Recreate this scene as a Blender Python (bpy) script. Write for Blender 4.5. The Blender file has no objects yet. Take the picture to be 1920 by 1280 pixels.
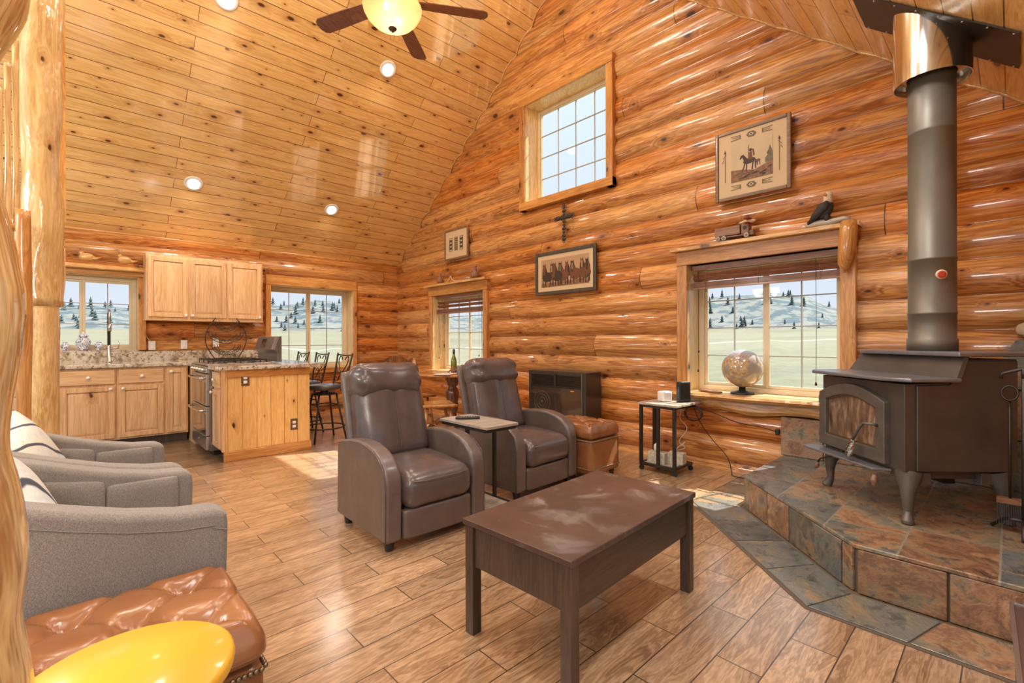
import bpy, bmesh, math, random
from mathutils import Vector, Matrix, noise
PI = math.pi
S = bpy.context.scene
COL = S.collection
rnd = random.Random(7)

# ------------------------------------------------------------------ mesh builder
class MB:
    def __init__(s):
        s.v = []; s.f = []; s.m = []; s.sm = []; s.mi = 0
    def add(s, vs, fs, smooth=False):
        o = len(s.v); s.v += [tuple(p) for p in vs]
        for f in fs:
            s.f.append(tuple(i + o for i in f)); s.m.append(s.mi); s.sm.append(smooth)
        return s
    def box(s, x0, y0, z0, x1, y1, z1):
        vs = [(x, y, z) for x in (x0, x1) for y in (y0, y1) for z in (z0, z1)]
        return s.add(vs, [(0,1,3,2),(4,6,7,5),(0,4,5,1),(2,3,7,6),(0,2,6,4),(1,5,7,3)])
    def obox(s, c, size, rot=(0,0,0)):
        R = Matrix.Rotation(rot[2],3,'Z') @ Matrix.Rotation(rot[1],3,'Y') @ Matrix.Rotation(rot[0],3,'X')
        h = [k/2 for k in size]; c = Vector(c)
        vs = [c + R @ Vector((x*h[0], y*h[1], z*h[2])) for x in (-1,1) for y in (-1,1) for z in (-1,1)]
        return s.add(vs, [(0,1,3,2),(4,6,7,5),(0,4,5,1),(2,3,7,6),(0,2,6,4),(1,5,7,3)])
    def prism(s, poly, a, b, axis='x'):
        # poly: 2D points; axis x -> (y,z); y -> (x,z); z -> (x,y)
        def P(p, t):
            return {'x': (t, p[0], p[1]), 'y': (p[0], t, p[1]), 'z': (p[0], p[1], t)}[axis]
        n = len(poly)
        vs = [P(p, a) for p in poly] + [P(p, b) for p in poly]
        fs = [tuple(range(n))[::-1], tuple(range(n, 2*n))] + [(i, (i+1) % n, n+(i+1) % n, n+i) for i in range(n)]
        return s.add(vs, fs)
    def tube(s, pts, r, n=10, cap=True, closed=False, sq=1.0):
        pts = [Vector(p) for p in pts]; N = len(pts)
        rs = r if isinstance(r, (list, tuple)) else [r]*N
        T = []
        for i in range(N):
            a = pts[(i-1) % N] if (closed or i > 0) else pts[0]
            b = pts[(i+1) % N] if (closed or i < N-1) else pts[-1]
            T.append((b-a).normalized())
        up = Vector((0,0,1)) if abs(T[0].z) < .9 else Vector((1,0,0))
        nrm = (up - T[0]*up.dot(T[0])).normalized()
        vs = []
        for i in range(N):
            nrm = (nrm - T[i]*nrm.dot(T[i])).normalized()
            bi = T[i].cross(nrm)
            for k in range(n):
                a = 2*PI*k/n + PI/n
                vs.append(pts[i] + (nrm*math.cos(a) + bi*math.sin(a)*sq)*rs[i])
        fs = []
        for i in range(N if closed else N-1):
            j = (i+1) % N
            for k in range(n):
                fs.append((i*n+k, i*n+(k+1) % n, j*n+(k+1) % n, j*n+k))
        s.add(vs, fs, n > 5)
        if cap and not closed:
            o = len(s.v) - len(vs)
            s.f.append(tuple(o+k for k in range(n))[::-1]); s.m.append(s.mi); s.sm.append(False)
            s.f.append(tuple(o+(N-1)*n+k for k in range(n))); s.m.append(s.mi); s.sm.append(False)
        return s
    def cyl(s, p0, p1, r, n=16, r2=None):
        return s.tube([p0, p1], [r, r if r2 is None else r2], n)
    def lathe(s, prof, c=(0,0,0), n=24, M=None, smooth=True, cap=True):
        vs = []
        for r, z in prof:
            for k in range(n):
                a = 2*PI*k/n; p = Vector((r*math.cos(a), r*math.sin(a), z))
                if M is not None: p = M @ p
                vs.append(p + Vector(c))
        fs = []
        for i in range(len(prof)-1):
            for k in range(n):
                fs.append((i*n+k, i*n+(k+1) % n, (i+1)*n+(k+1) % n, (i+1)*n+k))
        s.add(vs, fs, smooth)
        if cap:
            o = len(s.v)-len(vs); L = len(prof)-1
            s.f.append(tuple(o+k for k in range(n))[::-1]); s.m.append(s.mi); s.sm.append(False)
            s.f.append(tuple(o+L*n+k for k in range(n))); s.m.append(s.mi); s.sm.append(False)
        return s
    def ell(s, c, r, n=16, m=10, M=None):
        vs = []; c = Vector(c)
        for i in range(1, m):
            t = PI*i/m
            for k in range(n):
                a = 2*PI*k/n
                p = Vector((r[0]*math.sin(t)*math.cos(a), r[1]*math.sin(t)*math.sin(a), -r[2]*math.cos(t)))
                vs.append(c + (M @ p if M is not None else p))
        b = Vector((0,0,-r[2])); tp = Vector((0,0,r[2]))
        if M is not None: b = M @ b; tp = M @ tp
        vs += [c+b, c+tp]; B = len(vs)-2
        fs = []
        for i in range(m-2):
            for k in range(n):
                fs.append((i*n+k, i*n+(k+1) % n, (i+1)*n+(k+1) % n, (i+1)*n+k))
        for k in range(n):
            fs.append((B, (k+1) % n, k)); fs.append((B+1, (m-2)*n+k, (m-2)*n+(k+1) % n))
        return s.add(vs, fs, True)
    def rbox(s, c, size, r, n=10, fn=None, M=None):
        """rounded box, each face an n x n grid; fn displaces the local point"""
        h = Vector([k/2 for k in size]); r = min(r, min(h)*.999); idx = {}; vs = []; fs = []
        c = Vector(c)
        def g(t, H):                       # put rows in the rounded rim
            return t*H
        def V(u):
            key = tuple(round(k, 4) for k in u)
            if key in idx: return idx[key]
            p = Vector([g(u[k], h[k]) for k in range(3)])
            q = Vector([max(-(h[k]-r), min(h[k]-r, p[k])) for k in range(3)])
            d = p-q
            if d.length > 1e-9: d = d.normalized()*r
            p = q+d
            if fn: p = fn(p, h)
            if M is not None: p = M @ p
            idx[key] = len(vs); vs.append(c+p); return idx[key]
        def tt(i):
            t = -1+2*i/n
            return math.copysign(abs(t)**.75, t)
        for ax in range(3):
            for sg in (-1, 1):
                for i in range(n):
                    for j in range(n):
                        q = []
                        for (a, b) in ((i,j),(i+1,j),(i+1,j+1),(i,j+1)):
                            u = [0,0,0]; u[ax] = sg; u[(ax+1)%3] = tt(a); u[(ax+2)%3] = tt(b)
                            q.append(V(u))
                        fs.append(tuple(q) if sg > 0 else tuple(q[::-1]))
        return s.add(vs, fs, True)
    def build(s, name, mat, parent=None, bevel=0, seg=2, sub=0, smooth=None):
        me = bpy.data.meshes.new(name); me.from_pydata(s.v, [], s.f)
        for mm in (mat if isinstance(mat, (list, tuple)) else [mat]): me.materials.append(mm)
        for p, mi, sm in zip(me.polygons, s.m, s.sm):
            p.material_index = mi; p.use_smooth = sm if smooth is None else smooth
        me.update(); me.validate()
        o = bpy.data.objects.new(name, me); COL.objects.link(o)
        if parent is not None: o.parent = parent
        if bevel:
            b = o.modifiers.new('bevel', 'BEVEL'); b.width = bevel; b.segments = seg
            b.limit_method = 'ANGLE'; b.angle_limit = .6
            if hasattr(b, 'harden_normals'): b.harden_normals = False
            if smooth is None and seg > 1:
                for p in me.polygons: p.use_smooth = True
                w = o.modifiers.new('wn', 'WEIGHTED_NORMAL')
        if sub:
            b = o.modifiers.new('sub', 'SUBSURF'); b.levels = sub; b.render_levels = sub
        return o

def tag(o, label=None, cat=None, group=None, kind=None):
    if label: o['label'] = label
    if cat: o['category'] = cat
    if group: o['group'] = group
    if kind: o['kind'] = kind
    return o
def thing(name, label, cat, loc=(0,0,0), rz=0, group=None, kind=None):
    o = bpy.data.objects.new(name, None); COL.objects.link(o)
    o.empty_display_size = .1; o.location = loc; o.rotation_euler = (0,0,rz)
    return tag(o, label, cat, group, kind)
def kids(o): return [c for c in bpy.data.objects if c.parent is o]
def dup(root, loc, rz=None, label=None, group=None):
    def cp(o, par):
        c = o.copy(); COL.objects.link(c); c.parent = par
        for ch in kids(o): cp(ch, c)
        return c
    r = cp(root, None); r.location = loc
    if rz is not None: r.rotation_euler = (0,0,rz)
    if label: r['label'] = label
    if group: r['group'] = group
    return r

# ------------------------------------------------------------------ materials
class NT:
    def __init__(s, name):
        s.mat = bpy.data.materials.new(name); s.mat.use_nodes = True
        s.t = s.mat.node_tree; s.n = s.t.nodes; s.l = s.t.links
        s.b = s.n['Principled BSDF']
    def new(s, ty, **kw):
        n = s.n.new(ty)
        for k, v in kw.items(): setattr(n, k, v)
        return n
    def put(s, sock, v):
        if isinstance(v, bpy.types.NodeSocket): s.l.new(v, sock)
        elif v is not None: sock.default_value = v
    def math(s, op, a, b=None, c=None, clamp=False):
        n = s.new('ShaderNodeMath', operation=op, use_clamp=clamp)
        s.put(n.inputs[0], a)
        if b is not None: s.put(n.inputs[1], b)
        if c is not None: s.put(n.inputs[2], c)
        return n.outputs[0]
    def xyz(s, which='Object'):
        tc = s.new('ShaderNodeTexCoord'); sp = s.new('ShaderNodeSeparateXYZ')
        s.l.new(tc.outputs[which], sp.inputs[0]); return tc.outputs[which], sp.outputs
    def comb(s, x, y, z):
        n = s.new('ShaderNodeCombineXYZ')
        for i, v in enumerate((x, y, z)): s.put(n.inputs[i], v)
        return n.outputs[0]
    def noise(s, vec, scale, detail=4, rough=.55, dist=0):
        n = s.new('ShaderNodeTexNoise'); s.put(n.inputs['Vector'], vec)
        n.inputs['Scale'].default_value = scale; n.inputs['Detail'].default_value = detail
        n.inputs['Roughness'].default_value = rough; n.inputs['Distortion'].default_value = dist
        return n.outputs['Fac']
    def vor(s, vec, scale, feature='F1', out='Distance', rand=1):
        n = s.new('ShaderNodeTexVoronoi', feature=feature); s.put(n.inputs['Vector'], vec)
        n.inputs['Scale'].default_value = scale; n.inputs['Randomness'].default_value = rand
        return n.outputs[out] if out else n
    def ramp(s, fac, stops, interp='LINEAR'):
        n = s.new('ShaderNodeValToRGB'); s.put(n.inputs[0], fac); n.color_ramp.interpolation = interp
        e = n.color_ramp.elements
        while len(e) < len(stops): e.new(.5)
        for el, (p, c) in zip(e, stops): el.position = p; el.color = (*c, 1) if len(c) == 3 else c
        return n.outputs[0]
    def mix(s, fac, a, b, mode='MIX'):
        n = s.new('ShaderNodeMix', data_type='RGBA', blend_type=mode)
        s.put(n.inputs[0], fac)
        for k, v in ((6, a), (7, b)):
            s.put(n.inputs[k], (*v, 1) if isinstance(v, tuple) and len(v) == 3 else v)
        return n.outputs[2]
    def rng(s, x, a, b, c=0, d=1):
        n = s.new('ShaderNodeMapRange'); s.put(n.inputs[0], x)
        for i, v in enumerate((a, b, c, d)): s.put(n.inputs[i+1], v)
        return n.outputs[0]
    def hsv(s, col, h=.5, sa=1, v=1):
        n = s.new('ShaderNodeHueSaturation'); s.put(n.inputs['Hue'], h); s.put(n.inputs['Saturation'], sa)
        s.put(n.inputs['Value'], v); s.put(n.inputs['Color'], col); return n.outputs[0]
    def bump(s, h, strength=.3, dist=.01, normal=None):
        n = s.new('ShaderNodeBump'); n.inputs['Strength'].default_value = strength
        n.inputs['Distance'].default_value = dist; s.put(n.inputs['Height'], h)
        if normal is not None: s.l.new(normal, n.inputs['Normal'])
        return n.outputs[0]
    def white(s, vec):
        n = s.new('ShaderNodeTexWhiteNoise', noise_dimensions='3D'); s.put(n.inputs['Vector'], vec)
        return n.outputs['Value'], n.outputs['Color']
    def set(s, color=None, rough=None, metal=None, spec=None, coat=None, coat_rough=None, normal=None, **kw):
        I = s.b.inputs
        if color is not None: s.put(I['Base Color'], (*color, 1) if isinstance(color, tuple) and len(color) == 3 else color)
        for k, v in (('Roughness', rough), ('Metallic', metal), ('Specular IOR Level', spec), ('Coat Weight', coat), ('Coat Roughness', coat_rough), ('Normal', normal)):
            if v is not None: s.put(I[k], v)
        for k, v in kw.items(): s.put(I[k], v)
        return s.mat

def plain(name, c, rough=.5, metal=0, var=.12, scale=8, bump=0, coat=0, spec=.5):
    t = NT(name); vec, _ = t.xyz()
    f = t.noise(vec, scale, 4)
    col = t.hsv((*c, 1), v=t.rng(f, .25, .75, 1-var, 1+var))
    nm = t.bump(t.noise(vec, scale*6, 3), bump, .004) if bump else None
    return t.set(col, rough, metal, spec=spec, coat=coat, coat_rough=.1, normal=nm)

def pattern(t, u, v, w, L, off, gw=.002, u0=0, v0=0, seed=0.):
    """running-bond boards: returns (row, id value, id colour, joint mask)"""
    vv = t.math('DIVIDE', t.math('SUBTRACT', v, v0), w); row = t.math('FLOOR', vv)
    fv = t.math('FRACT', vv)
    uu = t.math('ADD', t.math('DIVIDE', t.math('SUBTRACT', u, u0), L), t.math('MULTIPLY', row, off))
    colm = t.math('FLOOR', uu); fu = t.math('FRACT', uu)
    a = t.math('GREATER_THAN', t.math('ABSOLUTE', t.math('SUBTRACT', fv, .5)), .5-gw/w)
    b = t.math('GREATER_THAN', t.math('ABSOLUTE', t.math('SUBTRACT', fu, .5)), .5-gw/L)
    val, colr = t.white(t.comb(row, colm, seed))
    return row, val, colr, t.math('MAXIMUM', a, b)

def wood_color(t, u, v, w3, idc, light, mid, dark, knot=(.075,.024,.009), kscale=3.2, kden=.5, stretch=9., fine=1., con=1.):
    """u along the grain; v, w3 across.  returns (colour, height)"""
    o = t.new('ShaderNodeSeparateXYZ'); t.put(o.inputs[0], idc)
    ou = t.math('MULTIPLY_ADD', o.outputs[0], 13., u); ov = t.math('MULTIPLY_ADD', o.outputs[1], 7., v)
    g = t.comb(t.math('DIVIDE', ou, stretch), ov, w3)
    n1 = t.noise(g, 9*fine, 5, .6, .6)
    n2 = t.noise(g, 60*fine, 4, .6, .3)
    kv = t.comb(t.math('MULTIPLY', ou, .62), t.math('MULTIPLY', ov, 1.25), 0.)
    vn = t.vor(kv, kscale, out=None); vn.voronoi_dimensions = '2D'
    kd = vn.outputs['Distance']; kr = t.new('ShaderNodeSeparateXYZ'); t.l.new(vn.outputs['Color'], kr.inputs[0])
    on = t.math('LESS_THAN', kr.outputs[0], kden)
    ksz = t.rng(t.math('POWER', kr.outputs[1], 2.2), 0, 1, .035, .165)
    k = t.math('MULTIPLY', on, t.math('SUBTRACT', 1., t.math('DIVIDE', kd, ksz), clamp=True))
    k = t.math('MULTIPLY', k, 2.2, clamp=True)
    halo = t.math('MULTIPLY', on, t.math('SUBTRACT', 1., t.math('DIVIDE', kd, t.math('MULTIPLY', ksz, 4.)), clamp=True))
    # rings: bent around the knots
    ring = t.math('SINE', t.math('MULTIPLY', t.math('ADD', t.math('MULTIPLY', n1, 3.), t.math('MULTIPLY', halo, .7)), 22.))
    c = t.ramp(t.math('MULTIPLY_ADD', ring, .13, n1), [(max(0, .47-.19/con), dark), (.47, mid), (min(1, .47+.19/con), light)])
    c = t.mix(t.rng(n2, .33, .58, .5*con, 0), c, (dark[0]*.72, dark[1]*.66, dark[2]*.6))
    c = t.mix(t.math('MULTIPLY', t.math('POWER', halo, 1.3), .85), c, (dark[0]*.8, dark[1]*.66, dark[2]*.55))
    c = t.mix(t.math('MULTIPLY', halo, .0), c, knot)
    c = t.mix(k, c, knot)
    h = t.math('ADD', t.math('MULTIPLY', n2, .5), t.math('MULTIPLY', ring, .1))
    return c, h

PINE = ((.66,.35,.115), (.55,.255,.07), (.40,.155,.035))
def log_mat(name, axis, z0=.064, pitch=.229):
    t = NT(name); vec, o = t.xyz()
    u = o[1] if axis == 'Y' else o[0]; v = o[2]; w = o[0] if axis == 'Y' else o[1]
    row, val, idc, line = pattern(t, u, v, pitch, 5.3, .37, .0022, .4, z0, 3. if axis == 'Y' else 5.)
    c, h = wood_color(t, u, v, w, idc, (.68,.33,.10), (.545,.22,.052), (.29,.09,.02), kscale=4.2, kden=.42, stretch=14, con=1.)
    c = t.hsv(c, t.rng(val, 0, 1, .492, .508), t.rng(val, 0, 1, 1.05, .93), t.math('MULTIPLY_ADD', t.white(t.comb(row, val, 9.))[0], .26, .88))
    uu = t.math('FRACT', t.math('ADD', t.math('DIVIDE', t.math('SUBTRACT', u, .4), 5.3), t.math('MULTIPLY', row, .37)))
    b = t.math('GREATER_THAN', t.math('ABSOLUTE', t.math('SUBTRACT', uu, .5)), .4993)
    fz = t.math('ABSOLUTE', t.math('SUBTRACT', t.math('FRACT', t.math('DIVIDE', t.math('SUBTRACT', v, z0), pitch)), .5))
    cj = t.rng(fz, .487, .492, 0, 1)
    c = t.mix(b, c, (.09,.035,.012)); c = t.mix(t.math('MULTIPLY', cj, .8), c, (.12,.055,.022))
    nm = t.bump(h, .25, .004)
    lump = t.noise(t.comb(t.math('MULTIPLY', u, 1.4), t.math('MULTIPLY', v, 5.), w), 2.2, 2)
    nm = t.bump(lump, .42, .03, nm)
    return t.set(c, .30, spec=.4, coat=.5, coat_rough=.06, normal=nm)

def board_mat(name, u_ax, v_ax, w, L, off, cols, rough=.22, coat=.6, gw=.0022, u0=0, v0=0, kden=.6, kscale=4.6, lum=.14, stretch=10, vscale=1., groove=(.16,.06,.02), seed=1., fine=1., coat_rough=.1, wav=0.0, con=1.):
    t = NT(name); vec, o = t.xyz(); ax = 'XYZ'
    u = o[ax.index(u_ax)]; v = o[ax.index(v_ax)]; wx = o[[k for k in range(3) if ax[k] not in (u_ax, v_ax)][0]]
    row, val, idc, line = pattern(t, u, v, w, L, off, gw, u0, v0, seed)
    c, h = wood_color(t, u, t.math('MULTIPLY', v, vscale), 0., idc, *cols, kden=kden, kscale=kscale, stretch=stretch, fine=fine, con=con)
    c = t.hsv(c, .5, 1., t.rng(val, 0, 1, 1-lum, 1+lum))
    c = t.mix(line, c, groove)
    hh = t.math('SUBTRACT', t.math('MULTIPLY', h, .25), t.math('MULTIPLY', line, 1.5))
    nm = t.bump(hh, .35, .004)
    t.b.inputs['Coat IOR'].default_value = 1.75 if coat > .7 else 1.5
    if wav: nm = t.bump(t.math('ADD', t.math('MULTIPLY', val, .6), t.noise(vec, 2.5, 2)), wav, .03, nm)
    return t.set(c, rough, coat=coat, coat_rough=coat_rough, normal=nm)

def wood(name, axis, cols, rough=.35, coat=.3, kden=.35, kscale=4., stretch=10, lum=.1, fine=1., coat_rough=.12, bmp=.2, con=.8):
    t = NT(name); vec, o = t.xyz(); i = 'XYZ'.index(axis); a = [k for k in range(3) if k != i]
    oi = t.new('ShaderNodeObjectInfo')
    rv, rc = t.white(t.comb(oi.outputs['Random'], .3, .7))
    ov = t.math('ADD', o[a[0]], t.math('MULTIPLY', o[a[1]], .8))
    c, h = wood_color(t, o[i], ov, o[a[1]], rc, *cols, kden=kden, kscale=kscale, stretch=stretch, fine=fine, con=con)
    c = t.hsv(c, .5, 1., t.rng(rv, 0, 1, 1-lum, 1+lum))
    return t.set(c, rough, coat=coat, coat_rough=coat_rough, normal=t.bump(h, bmp, .003))

SLATE = [(.0, (.075,.09,.095)), (.28, (.15,.165,.165)), (.42, (.17,.165,.125)), (.52, (.25,.195,.12)), (.64, (.36,.19,.085)), (.74, (.20,.095,.05)), (.86, (.40,.22,.10)), (1., (.42,.32,.20))]
def slate_mat(name, tiles=None, bias=0., rough=.3, gw=.004, spread=.55, grout=(.30,.26,.21), u0=0, v0=0):
    t = NT(name); vec, o = t.xyz()
    if tiles:
        row, val, idc, line = pattern(t, o[0], o[1], tiles[0], tiles[1], .33, gw, u0, v0, 2.)
    else:
        g = t.new('ShaderNodeNewGeometry'); val = g.outputs['Random Per Island']
        idc = t.white(t.comb(val, .2, .4))[1]; line = None
    ad = t.new('ShaderNodeVectorMath', operation='MULTIPLY_ADD')
    t.put(ad.inputs[0], idc); ad.inputs[1].default_value = (9, 9, 9); t.put(ad.inputs[2], vec)
    p = ad.outputs[0]
    n1 = t.noise(p, 3.2, 6, .62, .9); n2 = t.noise(p, 14, 6, .65, .5)
    f = t.math('ADD', t.math('MULTIPLY', t.math('SUBTRACT', n1, .5), 1.5), t.math('MULTIPLY', t.math('SUBTRACT', n2, .5), .55))
    f = t.math('ADD', f, t.math('MULTIPLY_ADD', val, spread, bias+.1))
    c = t.ramp(f, SLATE)
    c = t.mix(t.rng(n2, .33, .47, .75, 0), c, (.05,.042,.038))
    c = t.hsv(c, .5, .92, t.rng(t.noise(p, 1.6, 3), .3, .7, .75, 1.2))
    h = t.math('ADD', t.math('MULTIPLY', n1, 1.6), t.math('MULTIPLY', n2, .5))
    if line is not None:
        c = t.mix(line, c, grout); h = t.math('SUBTRACT', h, t.math('MULTIPLY', line, .5))
    return t.set(c, t.rng(n2, .3, .7, rough-.08, rough+.15), coat=.5, coat_rough=.16, normal=t.bump(h, .8, .016))

def leather(name, c, c2, rough=.34, wr=.25, sc=6):
    t = NT(name); vec, o = t.xyz()
    n1 = t.noise(vec, sc, 4, .6, .4); cr = t.vor(vec, 260, 'DISTANCE_TO_EDGE')
    col = t.mix(t.rng(n1, .3, .7), c, c2)
    nm = t.bump(t.math('MINIMUM', cr, .12), .12, .002)
    nm = t.bump(t.noise(vec, 7, 3, .5, .8), wr, .02, nm)
    return t.set(col, rough, coat=.3, coat_rough=.2, normal=nm)

def fabric(name, c, c2):
    t = NT(name); vec, o = t.xyz()
    sc = t.comb(t.math('MULTIPLY', o[0], 1.), t.math('MULTIPLY', o[1], 1.), t.math('MULTIPLY', o[2], .35))
    n1 = t.noise(sc, 760, 2, .6); n3 = t.noise(t.comb(t.math('MULTIPLY', o[0], .3), t.math('MULTIPLY', o[1], .3), o[2]), 760, 2, .6)
    f = t.math('MULTIPLY', t.math('ADD', n1, n3), .5)
    col = t.mix(t.rng(f, .42, .58), c, c2)
    col = t.hsv(col, v=t.rng(t.noise(vec, 4, 3), .3, .7, .92, 1.08))
    return t.set(col, .9, spec=.2, normal=t.bump(f, .5, .002), **{'Sheen Weight': .25})

M = {}
M['log_y'] = log_mat('pine_logs_gable', 'Y')
M['log_x'] = log_mat('pine_logs_kitchen', 'X')
CEIL = ((.86,.60,.28), (.78,.49,.18), (.58,.31,.095))
M['ceil_l'] = board_mat('ceiling_boards', 'X', 'Y', .1096, 2.44, .5, CEIL, u0=2.1, v0=.02, kden=.40, kscale=5.6, lum=.08, con=.55, stretch=12, vscale=1.27, rough=.18, coat=1., coat_rough=.06, gw=.0028, wav=.06)
M['ceil_r'] = board_mat('ceiling_boards_right', 'X', 'Y', .108, 2.44, .5, CEIL, u0=1.2, v0=.02, kden=.3, kscale=6., lum=.08, con=.55, vscale=1.27, rough=.25, coat=.5, gw=.0028, seed=4.)
M['floor'] = board_mat('floor_plank_tile', 'X', 'Y', .155, .61, .5, ((.56,.38,.235), (.43,.275,.155), (.25,.145,.075)), u0=.185, v0=.427, kden=0., kscale=3., lum=.17, rough=.3, coat=.9, coat_rough=.2, gw=.0024, con=.85, groove=(.07,.042,.025), seed=8., stretch=6, fine=1.3)
M['kfloor'] = board_mat('kitchen_floor_tile', 'X', 'Y', .305, .61, .5, ((.26,.175,.10), (.19,.12,.065), (.12,.07,.038)), kden=.1, lum=.2, rough=.35, coat=.3, groove=(.07,.05,.035), seed=6., stretch=4)
M['trim_z'] = wood('pine_trim_upright', 'Z', PINE, .3, .4)
M['trim_y'] = wood('pine_trim_along_gable', 'Y', PINE, .3, .4)
M['trim_x'] = wood('pine_trim_along_kitchen', 'X', PINE, .3, .4)
LIVE = ((.74,.46,.19), (.60,.33,.11), (.38,.17,.05))
M['live'] = wood('live_edge_pine', 'X', LIVE, .28, .5, kden=.5)
M['jamb'] = wood('pale_pine_jamb', 'Z', ((.80,.60,.32), (.72,.50,.24), (.55,.33,.13)), .35, .3, kden=.3)
HICK = ((.80,.56,.33), (.70,.44,.23), (.48,.255,.115))
M['cab'] = wood('hickory_upright', 'Z', HICK, .38, .2, kden=.25, kscale=3.2, lum=.1, con=.5, stretch=16)
M['cab_x'] = wood('hickory_level', 'X', HICK, .38, .2, kden=.1, lum=.1, con=.5, stretch=16)
M['isl'] = board_mat('island_pine_boards', 'Z', 'X', .128, 9., 0., ((.90,.62,.27), (.84,.52,.19), (.66,.35,.10)), u0=-2, v0=.06, kden=.35, kscale=6, lum=.06, con=.5, rough=.35, coat=.3, gw=.002, groove=(.30,.13,.03))
def lacq(name, cols, kd=.35, ks=3.6, con=.6):
    t = NT(name); vec, o = t.xyz(); oi = t.new('ShaderNodeObjectInfo'); rv, rc = t.white(t.comb(oi.outputs['Random'], .3, .7))
    c, h = wood_color(t, o[2], t.math('ADD', o[0], t.math('MULTIPLY', o[1], .8)), o[1], rc, *cols, kden=kd, kscale=ks, stretch=7, con=con)
    nm = t.bump(t.noise(t.comb(t.math('MULTIPLY', o[0], 2.4), t.math('MULTIPLY', o[1], 2.4), o[2]), 5, 3), .6, .03)
    return t.set(c, .18, coat=.9, coat_rough=.05, normal=nm)
M['post'] = lacq('peeled_log_glossy', ((.80,.60,.32), (.72,.49,.22), (.52,.29,.10)))
M['gnarl'] = lacq('gnarled_log_glossy', ((.86,.66,.36), (.76,.50,.22), (.46,.22,.065)), .55, 4.5, 1.)
M['esp'] = wood('espresso_wood', 'X', ((.078,.053,.038), (.060,.040,.029), (.040,.027,.020)), .36, .25, kden=0)
M['espz'] = wood('espresso_wood_upright', 'Z', ((.090,.060,.042), (.070,.046,.033), (.046,.031,.023)), .36, .25, kden=0)
def tabletop():
    t = NT('worn_espresso_top'); vec, o = t.xyz()
    h = t.noise(t.comb(t.math('MULTIPLY', o[0], .15), o[1], o[2]), 60, 4); c = t.mix(t.rng(t.noise(vec, 3, 3), .35, .65), (.060,.036,.031), (.098,.055,.043)); c = t.mix(t.rng(h, .45, .7, 0, .4), c, (.06,.035,.028))
    n = t.noise(vec, 4.6, 3, .55, .9); wear = t.rng(n, .50, .74, 0, .62)
    n2 = t.noise(vec, 2.1, 3, .5); wear = t.math('MULTIPLY', wear, t.rng(n2, .42, .56))
    c = t.mix(wear, c, (.42,.40,.40)); n3 = t.noise(vec, 48, 3, .7)
    return t.set(c, .42, coat=.65, coat_rough=t.rng(n, .35, .65, .17, .30))
M['esptop'] = tabletop()
M['slate_top'] = slate_mat('slate_hearth_top', (.305, .42), -.02, .26, u0=2.57, v0=.03)
M['slate'] = slate_mat('slate_tiles_riser', None, .3, .42, spread=.3)
M['slate_floor'] = slate_mat('slate_tiles_border', None, -.02, .28, spread=.45)
M['grout'] = plain('dark_grout', (.12,.095,.07), .85)
M['lea'] = leather('brown_leather', (.080,.058,.055), (.115,.086,.082), .27)
M['lea_s'] = leather('brown_leather_side', (.105,.078,.068), (.14,.106,.092), .38)
M['cog'] = leather('cognac_leather', (.22,.082,.030), (.34,.15,.060), .25, .12, 2.5)
M['grey'] = fabric('grey_tweed', (.155,.138,.124), (.29,.262,.237))
M['blackplastic'] = plain('black_plastic', (.018,.018,.02), .4)
M['iron'] = plain('dark_iron', (.05,.043,.037), .42, .6, .2, 12)
M['stove'] = plain('stove_black_steel', (.105,.092,.082), .40, .45, .22, 5, .08)
M['stovetop'] = plain('stove_plate_highlit', (.22,.23,.255), .3, .5, .15, 7)  # lighter bluish tone carries the highlight on the top plates
M['stovecast'] = plain('stove_cast_iron', (.13,.12,.108), .48, .4, .2, 18, .25)
M['pipe'] = plain('stove_pipe_steel', (.15,.132,.105), .46, .35, .2, 4)
M['chrome'] = plain('polished_steel', (.72,.68,.62), .14, 1., .05)
M['steel'] = plain('stainless_steel', (.50,.485,.46), .26, .9, .06)
M['brass'] = plain('antique_brass', (.24,.17,.10), .35, .8)
M['white'] = plain('white_ceramic', (.82,.81,.78), .25)
M['whitep'] = plain('white_paint', (.78,.77,.75), .45)
M['yellow'] = plain('yellow_paint', (.80,.44,.035), .3, 0, .04, 3, 0, .3)
M['vinyl'] = plain('almond_vinyl', (.66,.56,.40), .45, 0, .05)
M['munt'] = plain('grey_muntin', (.34,.33,.32), .5, 0, .05)
M['blind'] = wood('mahogany_blind', 'X', ((.40,.19,.11), (.31,.135,.075), (.20,.08,.042)), .4, .2, kden=0)
M['fanwood'] = wood('walnut_blade', 'X', ((.24,.105,.07), (.19,.08,.053), (.13,.053,.036)), .4, .2, kden=0)
M['pinec'] = wood('varnished_pine_chair', 'Z', ((.62,.33,.11), (.5,.23,.065), (.32,.12,.03)), .28, .5)
M['dkpine'] = wood('dark_turned_pine', 'Z', ((.27,.115,.045), (.19,.075,.03), (.10,.04,.018)), .25, .6)
M['carv'] = wood('carved_wood', 'X', ((.35,.16,.07), (.25,.105,.045), (.14,.06,.028)), .5, .1, kden=0)
M['greywood'] = wood('grey_laminate', 'X', ((.50,.44,.38), (.43,.37,.31), (.32,.27,.22)), .4, .15, kden=0)
M['truck'] = wood('toy_truck_wood', 'X', ((.30,.17,.10), (.23,.125,.075), (.15,.08,.05)), .5, 0, kden=0)
M['cream'] = plain('cream_mat_board', (.62,.47,.30), .7, 0, .03)
M['tan'] = plain('tan_print', (.44,.29,.17), .6, 0, .1, 5)
M['darkframe'] = plain('dark_weathered_frame', (.07,.055,.042), .5, 0, .3, 30, .3)
M['oakframe'] = wood('brown_oak_frame', 'X', ((.30,.17,.085), (.24,.13,.065), (.16,.085,.045)), .35, .3, kden=0)
M['dark1'] = plain('print_dark_brown', (.045,.022,.014), .6)
M['mid1'] = plain('print_chestnut', (.15,.055,.022), .6)
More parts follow.
